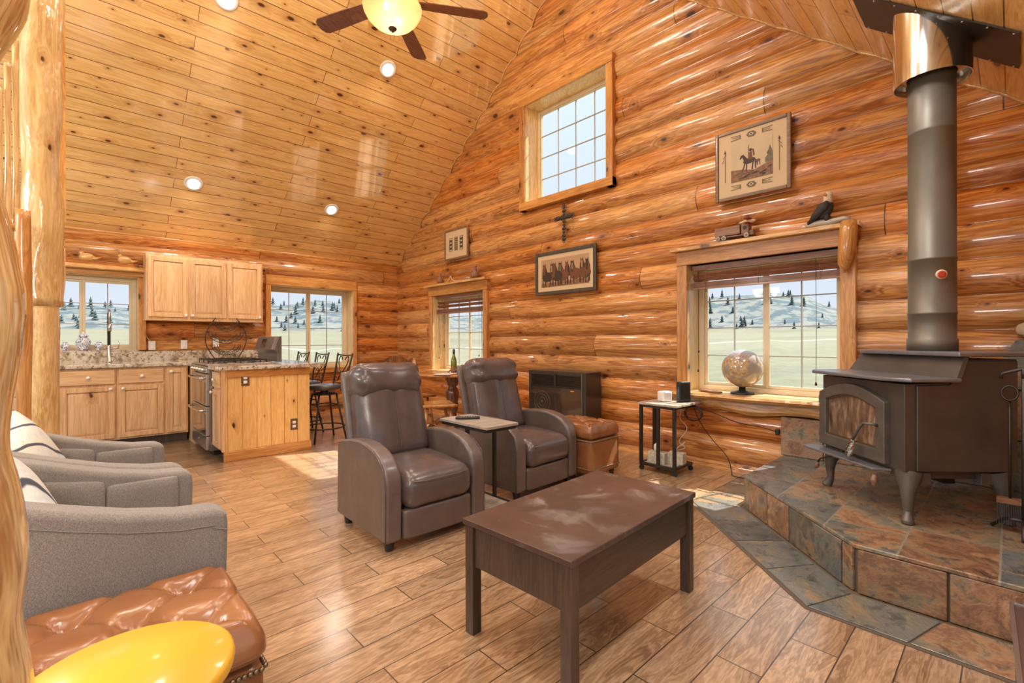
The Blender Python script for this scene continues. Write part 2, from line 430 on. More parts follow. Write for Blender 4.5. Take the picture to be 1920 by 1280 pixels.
M['mid2'] = plain('print_olive', (.14,.12,.07), .6, 0, .3, 40)
M['sky1'] = plain('print_pale_sky', (.56,.44,.29), .6, 0, .12, 6)
M['earth'] = plain('print_earth', (.24,.12,.055), .6, 0, .5, 30)
M['feather'] = plain('dark_feathers', (.03,.024,.022), .6, 0, .3, 60, .6)
M['bone'] = plain('pale_feathers', (.62,.47,.33), .6, 0, .15, 50, .3)
M['orange'] = plain('orange_beak', (.5,.2,.04), .5)
M['red'] = plain('red_paint', (.45,.05,.03), .45)
M['pot'] = plain('terracotta_pottery', (.26,.12,.07), .6, 0, .25, 25, .2)
M['paper'] = plain('paper', (.74,.72,.69), .7)
M['cable'] = plain('black_cable', (.02,.018,.018), .5)
M['whitecable'] = plain('white_cable', (.65,.63,.58), .5)
def granite():
    t = NT('granite'); vec, o = t.xyz()
    n1 = t.noise(vec, 7, 6, .68, 1.2); n2 = t.noise(vec, 38, 5, .7, .6); v = t.vor(vec, 55, 'F1', 'Distance')
    c = t.ramp(n1, [(.33, (.10,.085,.075)), (.42, (.38,.29,.19)), (.5, (.60,.52,.42)), (.62, (.66,.63,.58)), (.7, (.28,.22,.17))])
    c = t.mix(t.rng(n2, .55, .62), c, (.09,.075,.07)); c = t.mix(t.rng(n2, .40, .34), c, (.70,.58,.40))
    return t.set(c, .12, coat=.5, coat_rough=.05)
M['granite'] = granite()
def porcelain():
    t = NT('blue_white_porcelain'); vec, o = t.xyz()
    n = t.noise(vec, 55, 3, .6, 1.5)
    c = t.mix(t.rng(n, .50, .56), (.78,.80,.83), (.05,.08,.28))
    return t.set(c, .15, coat=.5)
M['porc'] = porcelain()
def pillow_mat():
    t = NT('birch_print_cushion'); vec, o = t.xyz()
    w = t.new('ShaderNodeTexWave', wave_type='BANDS', bands_direction='DIAGONAL'); t.put(w.inputs['Vector'], vec)
    w.inputs['Scale'].default_value = 3.2; w.inputs['Distortion'].default_value = 2.5
    n = t.noise(vec, 16, 5, .65, .8)
    c = t.ramp(n, [(.3, (.50,.56,.58)), (.5, (.68,.72,.70)), (.7, (.72,.68,.56))])
    c = t.mix(t.rng(w.outputs['Fac'], .06, .02), c, (.07,.08,.11))
    c = t.mix(t.rng(t.noise(vec, 22, 4, .7, 2.), .64, .68), c, (.05,.055,.09))
    return t.set(c, .85)
M['pillow'] = pillow_mat()
def globe_mat():
    t = NT('globe_map'); vec, o = t.xyz()
    n = t.noise(vec, 5.5, 6, .6, .5)
    land = t.rng(n, .46, .475); n2 = t.noise(vec, 22, 3)
    lc = t.ramp(n2, [(.35, (.34,.20,.10)), (.5, (.50,.38,.20)), (.65, (.22,.13,.08))])
    c = t.mix(land, (.30,.27,.24), lc)
    z = t.rng(o[2], .27, .36); c = t.mix(t.math('MULTIPLY', z, .7), c, (.30,.32,.42))
    return t.set(c, .18, coat=.7, coat_rough=.05)
M['globe'] = globe_mat()
def emit(name, c, st):
    t = NT(name); return t.set((.8,.8,.8), .5, **{'Emission Color': (*c, 1), 'Emission Strength': st})
M['lamp'] = emit('recessed_lamp_glow', (1., .97, .9), 6.)
def bowl():
    t = NT('amber_glass_bowl'); out = t.n['Material Output']
    tr = t.new('ShaderNodeBsdfTransparent'); tr.inputs[0].default_value = (1., .82, .60, 1)
    tl = t.new('ShaderNodeBsdfTranslucent'); tl.inputs[0].default_value = (1., .66, .36, 1)
    df = t.new('ShaderNodeBsdfGlossy'); df.inputs[0].default_value = (.9,.8,.65,1); df.inputs['Roughness'].default_value = .25
    a = t.new('ShaderNodeMixShader'); a.inputs[0].default_value = .62; t.l.new(tr.outputs[0], a.inputs[1]); t.l.new(tl.outputs[0], a.inputs[2])
    b = t.new('ShaderNodeMixShader'); b.inputs[0].default_value = .06; t.l.new(a.outputs[0], b.inputs[1]); t.l.new(df.outputs[0], b.inputs[2])
    t.l.new(b.outputs[0], out.inputs[0]); return t.mat
M['bowl'] = bowl()
def glassmat(name, tint, refl=.9, rough=.0):
    t = NT(name); out = t.n['Material Output']
    tr = t.new('ShaderNodeBsdfTransparent'); tr.inputs[0].default_value = (*tint, 1)
    gl = t.new('ShaderNodeBsdfGlossy'); gl.inputs['Roughness'].default_value = rough
    lw = t.new('ShaderNodeLayerWeight'); lw.inputs[0].default_value = .5
    fr5 = t.math('MULTIPLY_ADD', t.math('POWER', lw.outputs['Facing'], 5.), .8, .015)
    mx = t.new('ShaderNodeMixShader'); t.l.new(t.math('MULTIPLY', fr5, refl), mx.inputs[0])
    t.l.new(tr.outputs[0], mx.inputs[1]); t.l.new(gl.outputs[0], mx.inputs[2]); t.l.new(mx.outputs[0], out.inputs[0])
    return t.mat
M['glass'] = glassmat('window_glass', (.97,.98,.98), .4)
def stoveglass():
    t = NT('streaked_stove_glass'); vec, o = t.xyz()
    n = t.noise(t.comb(t.math('MULTIPLY', o[0], 3.), o[1], t.math('MULTIPLY', o[2], .8)), 7, 4, .6, .4)
    c = t.ramp(n, [(.3, (.05,.032,.022)), (.5, (.16,.105,.07)), (.66, (.36,.26,.18))])  # streaky dark brown to tan tone across the door glass
    return t.set(c, .16, coat=.6, coat_rough=.04)
M['sglass'] = stoveglass()
M['bottle'] = NT('green_bottle_glass').set((.22,.30,.03), .06, coat=1., coat_rough=.03, **{'Transmission Weight': .55})
M['ovenglass'] = plain('oven_door_glass', (.05,.04,.035), .06, .3, .1, 3, 0, 1.)
M['tissue'] = plain('floral_tissue_box', (.55,.52,.42), .7, 0, .35, 40)
# ------------------------------------------------------------------ room shell
XG, YK = 4.2, 7.45
Z0, PITCH = .064, .229
RIDGE_Y, RIDGE_Z, SL, SR = 3.55, 5.56, .79, .821
def roof(y): return RIDGE_Z-SL*(y-RIDGE_Y) if y > RIDGE_Y else RIDGE_Z-SR*(RIDGE_Y-y)
def sag(z):
    f = ((z-Z0)/PITCH) % 1.; u = (f-.5)*2
    R = .16
    return R-math.sqrt(R*R-(u*PITCH/2*.99)**2)
def spread(a, b, step, extra):
    xs = set([a, b]) | {e for e in extra if a < e < b}
    n = int((b-a)/step)
    xs |= {a+(b-a)*i/n for i in range(n+1)}
    xs = sorted(xs); out = [xs[0]]
    for x in xs[1:]:
        if x-out[-1] > .012: out.append(x)
        elif x in extra: out[-1] = x
    return out
def log_wall(name, axis, a, b, zt, holes, mat, limit=None, base=None, flip=1):
    base = base if base is not None else (XG if axis == 'Y' else YK)
    us = spread(a, b, .22, {h[0] for h in holes} | {h[1] for h in holes})
    zs = []
    k = 0
    z = 0.
    while z < zt:
        zs.append(z); z += PITCH/12
    zs += [Z0+PITCH*i for i in range(int(zt/PITCH)+1)] + [h[2] for h in holes] + [h[3] for h in holes]
    zs = sorted(zs); zz = [zs[0]]
    for q in zs[1:]:
        if q-zz[-1] > .006: zz.append(q)
    mb = MB(); vs = []
    for u in us:
        for z in zz:
            row = math.floor((z-Z0)/PITCH)
            w = .012*noise.noise(Vector((u*.8, row*3.7, 1.3)))+.006*noise.noise(Vector((u*3., z*9, 4.)))
            d = base+flip*(sag(z)+w)
            vs.append((d, u, z) if axis == 'Y' else (u, d, z))
    nz = len(zz); fs = []
    for i in range(len(us)-1):
        for j in range(nz-1):
            uc, zc = (us[i]+us[i+1])/2, (zz[j]+zz[j+1])/2
            if any(h[0] < uc < h[1] and h[2] < zc < h[3] for h in holes): continue
            if limit and zz[j] > limit(uc)+.12: continue
            f = (i*nz+j, (i+1)*nz+j, (i+1)*nz+j+1, i*nz+j+1)
            fs.append(f if (axis == 'X') ^ (flip < 0) else f[::-1])
    mb.add(vs, fs, True)
    return tag(mb.build(name, mat), kind='structure')

SW = (5.02, 6.28, .70, 1.86)       # small gable window  y0 y1 z0 z1
BW = (.87, 2.055, .68, 1.845)
UW = (2.96, 4.19, 2.89, 4.10)
K1 = (-.42, .60, 1.045, 1.95)      # kitchen windows x0 x1 z0 z1
K2 = (2.125, 3.37, .74, 1.98)
log_wall('wall_gable', 'Y', -.42, 7.62, 5.6, [SW, BW, UW], M['log_y'], roof)
log_wall('wall_kitchen', 'X', -2.6, 4.36, 2.72, [K1, K2], M['log_x'])
log_wall('wall_right', 'X', 1.75, 4.36, 2.5, [], M['log_x'], base=-.40, flip=-1)

mb = MB(); mb.box(-3.2, -2.2, -.12, 4.3, 5.135, 0)
tag(mb.build('floor', M['floor']), kind='structure')
mb = MB(); mb.box(-3.2, 5.136, -.12, 1.09, 7.6, .0); mb2 = MB()
tag(mb.build('floor_kitchen', M['kfloor']), kind='structure')
mb = MB(); mb.box(1.09, 5.136, -.12, 4.3, 7.6, 0)
tag(mb.build('floor_dining', M['floor']), kind='structure')
mb = MB(); mb.prism([(RIDGE_Y, RIDGE_Z), (7.95, roof(7.95)), (7.95, roof(7.95)+.14), (RIDGE_Y, RIDGE_Z+.14)], -3.2, 4.62, 'x')
tag(mb.build('ceiling_kitchen_side', M['ceil_l']), kind='structure')
mb = MB(); mb.prism([(-.9, roof(-.9)), (RIDGE_Y, RIDGE_Z), (RIDGE_Y, RIDGE_Z+.14), (-.9, roof(-.9)+.14)], -3.2, 4.62, 'x')
tag(mb.build('ceiling_hearth_side', M['ceil_r']), kind='structure')
# rounded scribe strips where the ceiling meets the logs
mb = MB(); mb.tube([(x, 7.475, 2.475) for x in (-2.6, -1, 1, 3, 4.25)], .035, 10)
tag(mb.build('trim_1', M['trim_x']), kind='structure')
def scribe(y0, y1):
    pts = []; n = int(abs(y1-y0)/.035)
    for i in range(n+1):
        y = y0+(y1-y0)*i/n; z = roof(y)
        pts.append((XG+sag(z)-.004, y, z-.006))
    return pts
mb = MB(); mb.tube(scribe(7.4, RIDGE_Y), .011, 6); mb.tube(scribe(RIDGE_Y, -.38), .011, 6)
tag(mb.build('trim_2', M['live']), kind='structure')

# ------------------------------------------------------------------ windows
def window(name, rect, wall, sashes, cols, rows, casing=(.09,.09,.15,.09), fr=.045, depth=.2):
    a0, a1, z0, z1 = rect; W, H = a1-a0, z1-z0
    if wall == 'gable': r = thing(name, None, None, (XG, a1, z0), -PI/2, kind='structure')
    else: r = thing(name, None, None, (a0, YK, z0), 0, kind='structure')
    d = depth
    m = MB(); m.box(-.02, -.02, -.0, .0, d+.06, H); m.box(W, -.02, 0, W+.02, d+.06, H)
    m.build('jamb', M['jamb'], r)
    m = MB(); m.box(-.02, -.02, H, W+.02, d+.06, H+.02); m.build('head_jamb', M['jamb'], r)
    m = MB(); m.box(-.02, -.0, -.03, W+.02, d+.06, 0); m.build('sill', M['jamb'], r)
    l, rr, t, b = casing
    if l:
        m = MB(); m.box(-l, -.045, -b if b else -.0, -.002, .03, H); m.build('casing', M['trim_z'], r, .004, 1)
    if rr:
        m = MB(); m.box(W+.002, -.045, -b if b else -.0, W+rr, .03, H); m.build('casing', M['trim_z'], r, .004, 1)
    if t:
        m = MB(); m.box(-l, -.045, H+.002, W+rr, .03, H+t); m.build('head_casing', M['trim_x'], r, .004, 1)
    if b:
        m = MB(); m.box(-l, -.05, -b, W+rr, .03, -.002); m.build('bottom_casing', M['trim_x'], r, .004, 1)
    m = MB(); m.box(0, d, 0, fr, d+.06, H); m.box(W-fr, d, 0, W, d+.06, H); m.box(fr, d, 0, W-fr, d+.06, fr); m.box(fr, d, H-fr, W-fr, d+.06, H)
    m.build('frame', M['vinyl'], r, .003, 1)
    sw = (W-2*fr)/sashes
    for s_ in range(sashes):
        x0 = fr+sw*s_; x1 = x0+sw; e = .028 if sashes > 1 else .012
        dy = d+.012+(.016 if s_ % 2 == 0 and sashes > 1 else 0)
        m = MB(); m.box(x0, dy, fr, x0+e, dy+.028, H-fr); m.box(x1-e, dy, fr, x1, dy+.028, H-fr)
        m.box(x0+e, dy, fr, x1-e, dy+.028, fr+e); m.box(x0+e, dy, H-fr-e, x1-e, dy+.028, H-fr)
        sash = m.build('sash', M['vinyl'], r, .002, 1)
        m = MB(); m.box(x0+e, dy+.012, fr+e, x1-e, dy+.014, H-fr-e); m.build('glass', M['glass'], sash)
        m = MB(); c = .0045
        for k in range(1, cols):
            x = x0+e+(sw-2*e)*k/cols; m.box(x-c, dy+.006, fr+e, x+c, dy+.020, H-fr-e)
        for k in range(1, rows):
            z = fr+e+(H-2*fr-2*e)*k/rows; m.box(x0+e, dy+.0065, z-c, x1-e, dy+.0195, z+c)
        m.build('muntins', M['munt'], sash)
    return r
w1 = window('window_1', BW, 'gable', 2, 2, 4, (.10,.10,.0,.0))
w2 = window('window_2', SW, 'gable', 2, 2, 4, (.08,.08,.0,.06))
w3 = window('window_3', UW, 'gable', 1, 4, 4, (.095,.09,.10,.10))
w4 = window('window_4', K1, 'kitchen', 2, 2, 3, (0,.075,0,0))
w5 = window('window_5', K2, 'kitchen', 2, 2, 4, (.07,.065,.15,.08))

# heads with a shelf above the two gable windows and the sink window
def head(name, root_loc, rz, W, ov, h, shelf_d, t=.03, mat='trim_x', shelfmat='live'):
    r = thing(name, None, None, root_loc, rz, kind='structure')
    m = MB(); m.box(-ov, -.05, 0, W+ov, .05, h); m.build('head_board', M[mat], r, .004, 1)
    m = MB(); vs = []
    n = 18
    for i in range(n+1):
        x = -ov-.03+(W+2*ov+.06)*i/n; y = -shelf_d+.014*noise.noise(Vector((x*5, root_loc[1], 2.)))
        vs += [(x, y, h), (x, .05, h), (x, y+.004, h+t), (x, .05, h+t)]
    fs = []
    for i in range(n):
        a = i*4; b = a+4
        fs += [(a, b, b+1, a+1), (a+2, a+3, b+3, b+2), (a, a+2, b+2, b), (a+1, b+1, b+3, a+3)]
    fs += [(0, 1, 3, 2), (n*4, n*4+2, n*4+3, n*4+1)]
    m.add(vs, fs); m.build('shelf', M[shelfmat], r)
    return r
hb = head('trim_3', (XG, BW[1], BW[3]), -PI/2, BW[1]-BW[0], .10, .125, .12)
hs = head('trim_4', (XG, SW[1], SW[3]), -PI/2, SW[1]-SW[0], .09, .135, .12)
hk = head('trim_5', (K1[0], YK, 1.955), 0, K1[1]-K1[0], .085, .05, .20, .045)
# live-edge sill under the big window
r = thing('trim_6', None, None, (XG, BW[1], BW[2]), -PI/2, kind='structure')
m = MB(); n = 40; vs = []; L = BW[1]-BW[0]
for i in range(n+1):
    x = -.14+(L+.28)*i/n
    e = .045*noise.noise(Vector((x*3.2, 7.7, 1)))+.012*noise.noise(Vector((x*14, 2.7, 1)))
    vs += [(x, -.14+e, -.045), (x, -.165+e, -.022), (x, -.15+e, -.002), (x, .19, -.001), (x, .19, -.05)]
fs = []
for i in range(n):
    for k in range(5):
        fs.append((i*5+k, i*5+(k+1) % 5, (i+1)*5+(k+1) % 5, (i+1)*5+k))
fs += [(0,4,3,2,1), tuple(n*5+k for k in range(5))]
m.add(vs, fs); m.build('sill_slab', M['live'], r)
m = MB(); vs = []; 
for i in range(n+1):
    x = -.12+(L+.24)*i/n; e = .022*noise.noise(Vector((x*2.6, 3.1, 5)))
    vs += [(x, -.03, -.052), (x, -.055, -.052), (x, -.062+e*.4, -.12+e), (x, -.03, -.15+e*1.5)]
fs = []
for i in range(n):
    for k in range(4): fs.append((i*4+k, i*4+(k+1) % 4, (i+1)*4+(k+1) % 4, (i+1)*4+k))
m.add(vs, fs+[(0,3,2,1), tuple(n*4+k for k in range(4))]); m.build('apron', M['live'], r)
# sill slab of the small window
r = thing('trim_7', None, None, (XG, SW[1], SW[2]), -PI/2, kind='structure')
m = MB(); m.box(-.12, -.10, -.04, SW[1]-SW[0]+.12, .19, -.001); m.build('sill_slab', M['live'], r, .006, 2)

# recessed cans
can0 = None
def tilt():
    a = math.atan(SL); return Matrix.Rotation(-a, 3, 'X')
cans = [(1.07, 6.72, 'nearest the sink'), (2.74, 6.72, 'nearest the log corner'), (2.74, 5.05, 'just below the fan'), (1.07, 5.05, 'cut by the top photo edge')]
for i, (x, y, w) in enumerate(cans):
    z = roof(y)
    lab = 'round white recessed light in the sloped ceiling, ' + w
    if can0 is None:
        can0 = thing('recessed_light', lab, 'ceiling light', (x, y, z), 0, 'recessed lights in the sloped ceiling')
        R = tilt()
        m = MB(); m.lathe([(.062, .001), (.098, .001), (.100, -.006), (.094, -.012), (.070, -.010), (.062, -.004)], n=32, M=R, cap=False); m.build('trim_ring', M['whitep'], can0)
        m = MB(); m.lathe([(.001, .001), (.068, .001), (.068, -.003), (.050, -.008), (.001, -.010)], n=32, M=R, cap=False); m.build('lens', M['lamp'], can0)
    else:
        dup(can0, (x, y, z), label=lab)

# ------------------------------------------------------------------ hearth
HP = [(4.19, 1.252), (3.35, 1.252), (2.58, .487), (2.58, -.39), (4.19, -.39)]
r = thing('hearth', 'raised corner hearth clad in blue grey and rust slate tiles under the stove', 'hearth', (0,0,0))
m = MB(); m.prism([(4.19,1.235),(3.357,1.235),(2.597,.48),(2.597,-.39),(4.19,-.39)][::-1], .0005, .205, 'z'); m.build('core', M['grout'], r)
m = MB(); m.prism(HP[::-1], .205, .225, 'z'); m.build('slate_top', M['slate_top'], r, .004, 1)
def tiles(p, q, cuts, z0, z1, th, g=.004, side=1, seed=0):
    p, q = Vector((*p, 0)), Vector((*q, 0)); d = q-p; L = d.length; d.normalize(); nrm = Vector((d.y, -d.x, 0))*side
    cs = [0]+cuts+[L]; m = MB()
    for a, b in zip(cs, cs[1:]):
        if b-a < .02: continue
        e = rnd.uniform(-.003, .004)
        q4 = [p+d*(a+g), p+d*(b-g), p+d*(b-g)+nrm*(th+e), p+d*(a+g)+nrm*(th+e)]
        m.prism([(v.x, v.y) for v in q4], z0, z1, 'z')
    return m
def riser(p, q, cuts, parent):
    m = tiles(p, q, cuts, .006, .203, .018); return m.build('riser_tiles', M['slate'], parent, .003, 1)
riser((4.19, 1.236), (3.36, 1.236), [.28, .56], r).name
riser((3.357, 1.233), (2.60, .484), [.06, .30, .54, .78, .99], r)
riser((2.597, .478), (2.597, -.38), [.305, .61], r)
# border laid flush around it
BP = [(4.19, 1.55), (3.21, 1.55), (2.295, .60), (2.295, -.39)]
b = thing('hearth_border', 'flat slate tile band set in the floor around the raised hearth', 'floor border', (0,0,0))
m = MB(); m.prism([(4.19, 1.235), (4.19,1.56),(3.19,1.56),(2.28,.605),(2.28,-.39),(2.58,-.39),(2.58,.487),(3.35,1.235)], .0004, .003, 'z'); m.build('bed', M['grout'], b)
m = MB()
def quad(a, b_, c, d):
    g = .0035; P = [Vector(k) for k in (a, b_, c, d)]; C0 = sum(P, Vector((0, 0)))/4
    P = [p+(C0-p).normalized()*g*1.4 for p in P]
    m.prism([tuple(p) for p in P], .003, .0075, 'z')
def lerp(a, b_, t): return (a[0]+(b_[0]-a[0])*t, a[1]+(b_[1]-a[1])*t)
i0, i1, i2, i3 = (4.19, 1.272), (3.345, 1.272), (2.56, .490), (2.56, -.39)
o0, o1, o2, o3 = BP
for k, (s0, s1) in enumerate(((0, .34), (.34, .68), (.68, 1))): quad(lerp(i0, i1, s0), lerp(i0, i1, s1), lerp(o0, o1, s1), lerp(o0, o1, s0))
for s0, s1 in ((0, .25), (.25, .5), (.5, .75), (.75, 1)): quad(lerp(i1, i2, s0), lerp(i1, i2, s1), lerp(o1, o2, s1), lerp(o1, o2, s0))
for s0, s1 in ((0, .34), (.34, .72), (.72, 1)): quad(lerp(i2, i3, s0), lerp(i2, i3, s1), lerp(o2, o3, s1), lerp(o2, o3, s0))
m.build('border_tiles', M['slate_floor'], b, .002, 1)
# stone heat shield on the walls behind the stove, stepped
h = thing('stone_wall_panel', 'rust brown stone tile panel on the log wall behind the wood stove', 'wall panel', (0,0,0))
m = MB(); X = 4.165
for (y0, y1, z0, z1) in [(.98,1.27,.226,.53),(.68,.975,.226,.53),(.38,.675,.226,.53),(.08,.375,.226,.53),(-.38,.075,.226,.53),(-.38,.075,.535,.84),(.08,.375,.535,.84)]:
    m.box(X, y0, z0, XG+.06, y1, z1)
m.prism([(.03,.845),(.03,1.06),(-.02,1.14),(-.10,1.165),(-.38,1.17),(-.38,.845)], X-.02, XG+.06, 'x')
m.build('stone_tiles', M['slate'], h, .004, 1)
m = MB(); m.rbox((4.13, -.22, 1.20), (.16, .40, .09), .04, 8, lambda p, hh: p+Vector((0,0,.012*noise.noise(p*9)))); m.build('cap_stone', plain('pale_cap_stone', (.42,.33,.24), .8, 0, .3, 12, .4), h)
# ------------------------------------------------------------------ outdoors
def smooth(a, b, x):
    t = max(0, min(1, (x-a)/(b-a))); return t*t*(3-2*t)
def terrain(r, th):
    base = -.85+.0245*max(0, r-12)
    A = 15+13*noise.noise(Vector((th*3.1, .4, 2.)))+8*noise.noise(Vector((th*9., 1.4, 5.)))+3*noise.noise(Vector((th*30., 2.4, 5.)))
    A += 13*math.exp(-((th-.36)/.13)**2)-8*math.exp(-((th-.10)/.09)**2)+9*math.exp(-((th-1.17)/.16)**2)
    z = base if r < 300 else -.85+.0245*288
    z += max(4, A)*smooth(250, 400, r)+.5*noise.noise(Vector((r*.02, th*20, 3)))*smooth(20, 60, r)
    return z
mb = MB(); vs = []; nr, nt = 46, 200; t0, t1 = -2.6, 3.6
for i in range(nr+1):
    r_ = 4.6*(640/4.6)**(i/nr)
    for j in range(nt+1):
        th = t0+(t1-t0)*j/nt
        vs.append((r_*math.cos(th)*1., r_*math.sin(th), terrain(r_, th)))
fs = [(i*(nt+1)+j, (i+1)*(nt+1)+j, (i+1)*(nt+1)+j+1, i*(nt+1)+j+1) for i in range(nr) for j in range(nt)]
mb.add(vs, fs, True)
def grass():
    t = NT('dry_meadow'); vec, o = t.xyz()
    n1 = t.noise(vec, .02, 4); n2 = t.noise(vec, .9, 5, .7)
    c = t.ramp(n1, [(.35, (.165,.17,.125)), (.5, (.215,.205,.155)), (.65, (.18,.19,.14))])
    c = t.hsv(c, v=t.rng(n2, .3, .7, .8, 1.15))
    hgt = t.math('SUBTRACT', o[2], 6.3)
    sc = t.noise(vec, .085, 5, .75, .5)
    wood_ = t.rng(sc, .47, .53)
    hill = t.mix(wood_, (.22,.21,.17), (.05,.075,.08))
    hill = t.mix(.35, hill, (.15,.19,.25))  # bluish distance haze blended into the hill colour
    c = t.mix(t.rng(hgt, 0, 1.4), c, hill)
    st = t.math('MULTIPLY', t.math('LESS_THAN', t.math('ABSOLUTE', t.math('SUBTRACT', t.math('ADD', t.math('MULTIPLY', o[0], .45), o[1]), 62.)), 1.6), 1.)
    c = t.mix(st, c, (.30,.29,.26))
    return t.set(c, .95, spec=.1)
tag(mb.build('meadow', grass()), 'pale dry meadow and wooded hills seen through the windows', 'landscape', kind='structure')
conif = plain('distant_conifer', (.07,.095,.105), .9, 0, .2, .3, 0, 0, .1)  # tree colour includes the haze of distance
tr0 = None
rt = random.Random(3)
spots = []
while len(spots) < 240:
    th = rt.choice([rt.uniform(-.02, .62), rt.uniform(.95, 1.66)]); r_ = rt.uniform(262, 372)
    spots.append((th, r_))
for k, (th, r_) in enumerate(spots):
    x, y = r_*math.cos(th), r_*math.sin(th); z = terrain(r_, th)-.4
    if tr0 is None:
        m = MB()
        for q in range(3): m.lathe([(2.3-.6*q, 1.+q*1.9), (.9-.25*q, 2.4+q*1.9), (.05, 4.4+q*1.6)], n=7, cap=False)
        m.cyl((0,0,0), (0,0,1.6), .25, 6)
        tr0 = m.build('conifer', conif); tag(tr0, 'dark conifer on the hazy hillside far outside the windows', 'tree', 'conifers on the far hills')
        o = tr0
    else:
        o = tr0.copy(); COL.objects.link(o)
    s_ = rt.uniform(.4, .8); o.location = (x, y, z); o.scale = (s_, s_, s_*rt.uniform(.9, 1.2))
# rocks and sage close under the big window
rk = plain('pale_field_rock', (.42,.40,.38), .85, 0, .2, 5, .3); sg = plain('sage_brush', (.24,.28,.15), .9, 0, .3, 20, .3)
m = MB(); m.rbox((0,0,.12), (.42,.34,.28), .13, 6, lambda p, hh: p*(1+.25*noise.noise(p*6)))
rock0 = tag(m.build('rock', rk), 'pale rock lying in the grass outside the big window', 'rock', 'rocks outside the big window')
m = MB()
for k in range(60):
    a = rt.uniform(0, 6.28); e = rt.uniform(.2, 1.3); l = rt.uniform(.2, .42)
    m.tube([(0,0,0), (l*.6*math.cos(a)*math.cos(e), l*.6*math.sin(a)*math.cos(e), l*.55*math.sin(e)), (l*math.cos(a)*math.cos(e), l*math.sin(a)*math.cos(e), l*math.sin(e))], [.012, .02, .004], 4)
bush0 = tag(m.build('sage_bush', sg), 'low grey green sage bush outside the big window', 'bush', 'sage bushes outside the big window')
for k in range(26):
    b_ = rock0 if k % 2 == 0 else bush0
    o = b_ if k < 2 else b_.copy()
    if k >= 2: COL.objects.link(o)
    th = rt.uniform(.10, .60); r_ = rt.uniform(7.5, 13)
    o.location = (r_*math.cos(th), r_*math.sin(th), terrain(r_, th)-.03); s_ = rt.uniform(.5, 1.3); o.scale = (s_, s_, s_*.9); o.rotation_euler = (0, 0, rt.uniform(0, 6))

# ------------------------------------------------------------------ light
W = bpy.data.worlds.new('world'); S.world = W; W.use_nodes = True
nt_ = W.node_tree; bg = nt_.nodes['Background']
tc = nt_.nodes.new('ShaderNodeTexCoord'); sp = nt_.nodes.new('ShaderNodeSeparateXYZ'); nt_.links.new(tc.outputs['Generated'], sp.inputs[0])
rp = nt_.nodes.new('ShaderNodeValToRGB'); nt_.links.new(sp.outputs[2], rp.inputs[0])
rp.color_ramp.elements[0].color = (.72,.77,.86,1); rp.color_ramp.elements[1].position = .75; rp.color_ramp.elements[1].color = (.85,1.,1.,1)
e = rp.color_ramp.elements.new(.18); e.color = (.66,.74,.88,1)
nt_.links.new(rp.outputs[0], bg.inputs[0]); bg.inputs[1].default_value = .85
def light(name, ty, loc, energy, color=(1,1,1), **kw):
    d = bpy.data.lights.new(name, ty); d.energy = energy; d.color = color
    for k, v in kw.items(): setattr(d, k, v)
    o = bpy.data.objects.new(name, d); COL.objects.link(o); o.location = loc; return o
sun = light('sun', 'SUN', (20, -6, 25), 9., (1., .95, .86), angle=.010)
sun.rotation_euler = Vector((-.735, .235, -1.)).to_track_quat('-Z', 'Y').to_euler()
for i, (x, y, w) in enumerate(cans):
    l = light('can_and_fill_lamp', 'SPOT', (x, y-.03, roof(y)-.04), 42, (1., .90, .78), spot_size=2.6, spot_blend=.9, shadow_soft_size=.08)
for x in (-.6, 1.07, 2.74):  # extra fill spots above the frame, without fixtures, added to brighten the room
    for y in (2.0, .5):
        light('can_and_fill_lamp', 'SPOT', (x, y+.03, roof(y)-.05), 52, (1., .97, .94), spot_size=2.6, spot_blend=.9, shadow_soft_size=.10)
light('fan_lamp', 'POINT', (1.93, 3.50, 3.885), 1.9, (1., .76, .52), shadow_soft_size=.04)
light('fan_lamp', 'POINT', (2.01, 3.60, 3.885), 1.9, (1., .76, .52), shadow_soft_size=.04)
light('ridge_fill', 'POINT', (.3, 3.55, 4.5), 75, (1., .91, .78), shadow_soft_size=.2)  # added pair of fill lights under the ridge, no lamp hangs there
light('ridge_fill', 'POINT', (2.6, 3.0, 4.75), 35, (1., .91, .78), shadow_soft_size=.2)
light('loft_fill', 'POINT', (-1.4, 3.4, 2.2), 70, (1., .94, .84), shadow_soft_size=.25)  # unseen soft fill from the left, added for brightness
light('entry_fill', 'POINT', (-.9, .3, 2.1), 60, (1., .97, .95), shadow_soft_size=.25)  # invented fill light behind the camera
light('kitchen_fill', 'POINT', (-.8, 5.9, 2.1), 22, (1., .92, .80), shadow_soft_size=.2)  # added fill for the kitchen end, outside the view

# ------------------------------------------------------------------ camera
cam = bpy.data.cameras.new('camera'); co = bpy.data.objects.new('camera', cam); COL.objects.link(co)
cam.sensor_width = 36; cam.lens = 36*878/1920; cam.clip_start = .02; cam.clip_end = 2000
yaw, pit, rol = .754, .0016, -.0033
fw = Vector((math.sin(yaw), math.cos(yaw), 0)); rt_ = Vector((math.cos(yaw), -math.sin(yaw), 0)); up = Vector((0,0,1))
def rm(p, i, j):
    c, s_ = math.cos(p), math.sin(p); m_ = Matrix.Identity(3); m_[i][i] = c; m_[j][j] = c; m_[i][j] = -s_; m_[j][i] = s_; return m_
RM = rm(rol, 0, 1) @ rm(pit, 1, 2) @ rm(yaw, 0, 2)         # world (X, down, Y) -> camera (right, down, forward)
def row(k): return Vector((RM[k][0], RM[k][2], -RM[k][1]))
R_, D_, F_ = row(0), row(1), row(2)
mw = Matrix.Identity(4)
for i in range(3): mw[i][0] = R_[i]; mw[i][1] = -D_[i]; mw[i][2] = -F_[i]
mw[0][3], mw[1][3], mw[2][3] = 0, 0, 1.15
co.matrix_world = mw
S.camera = co
S.view_settings.view_transform = 'Standard'; S.view_settings.look = 'None'
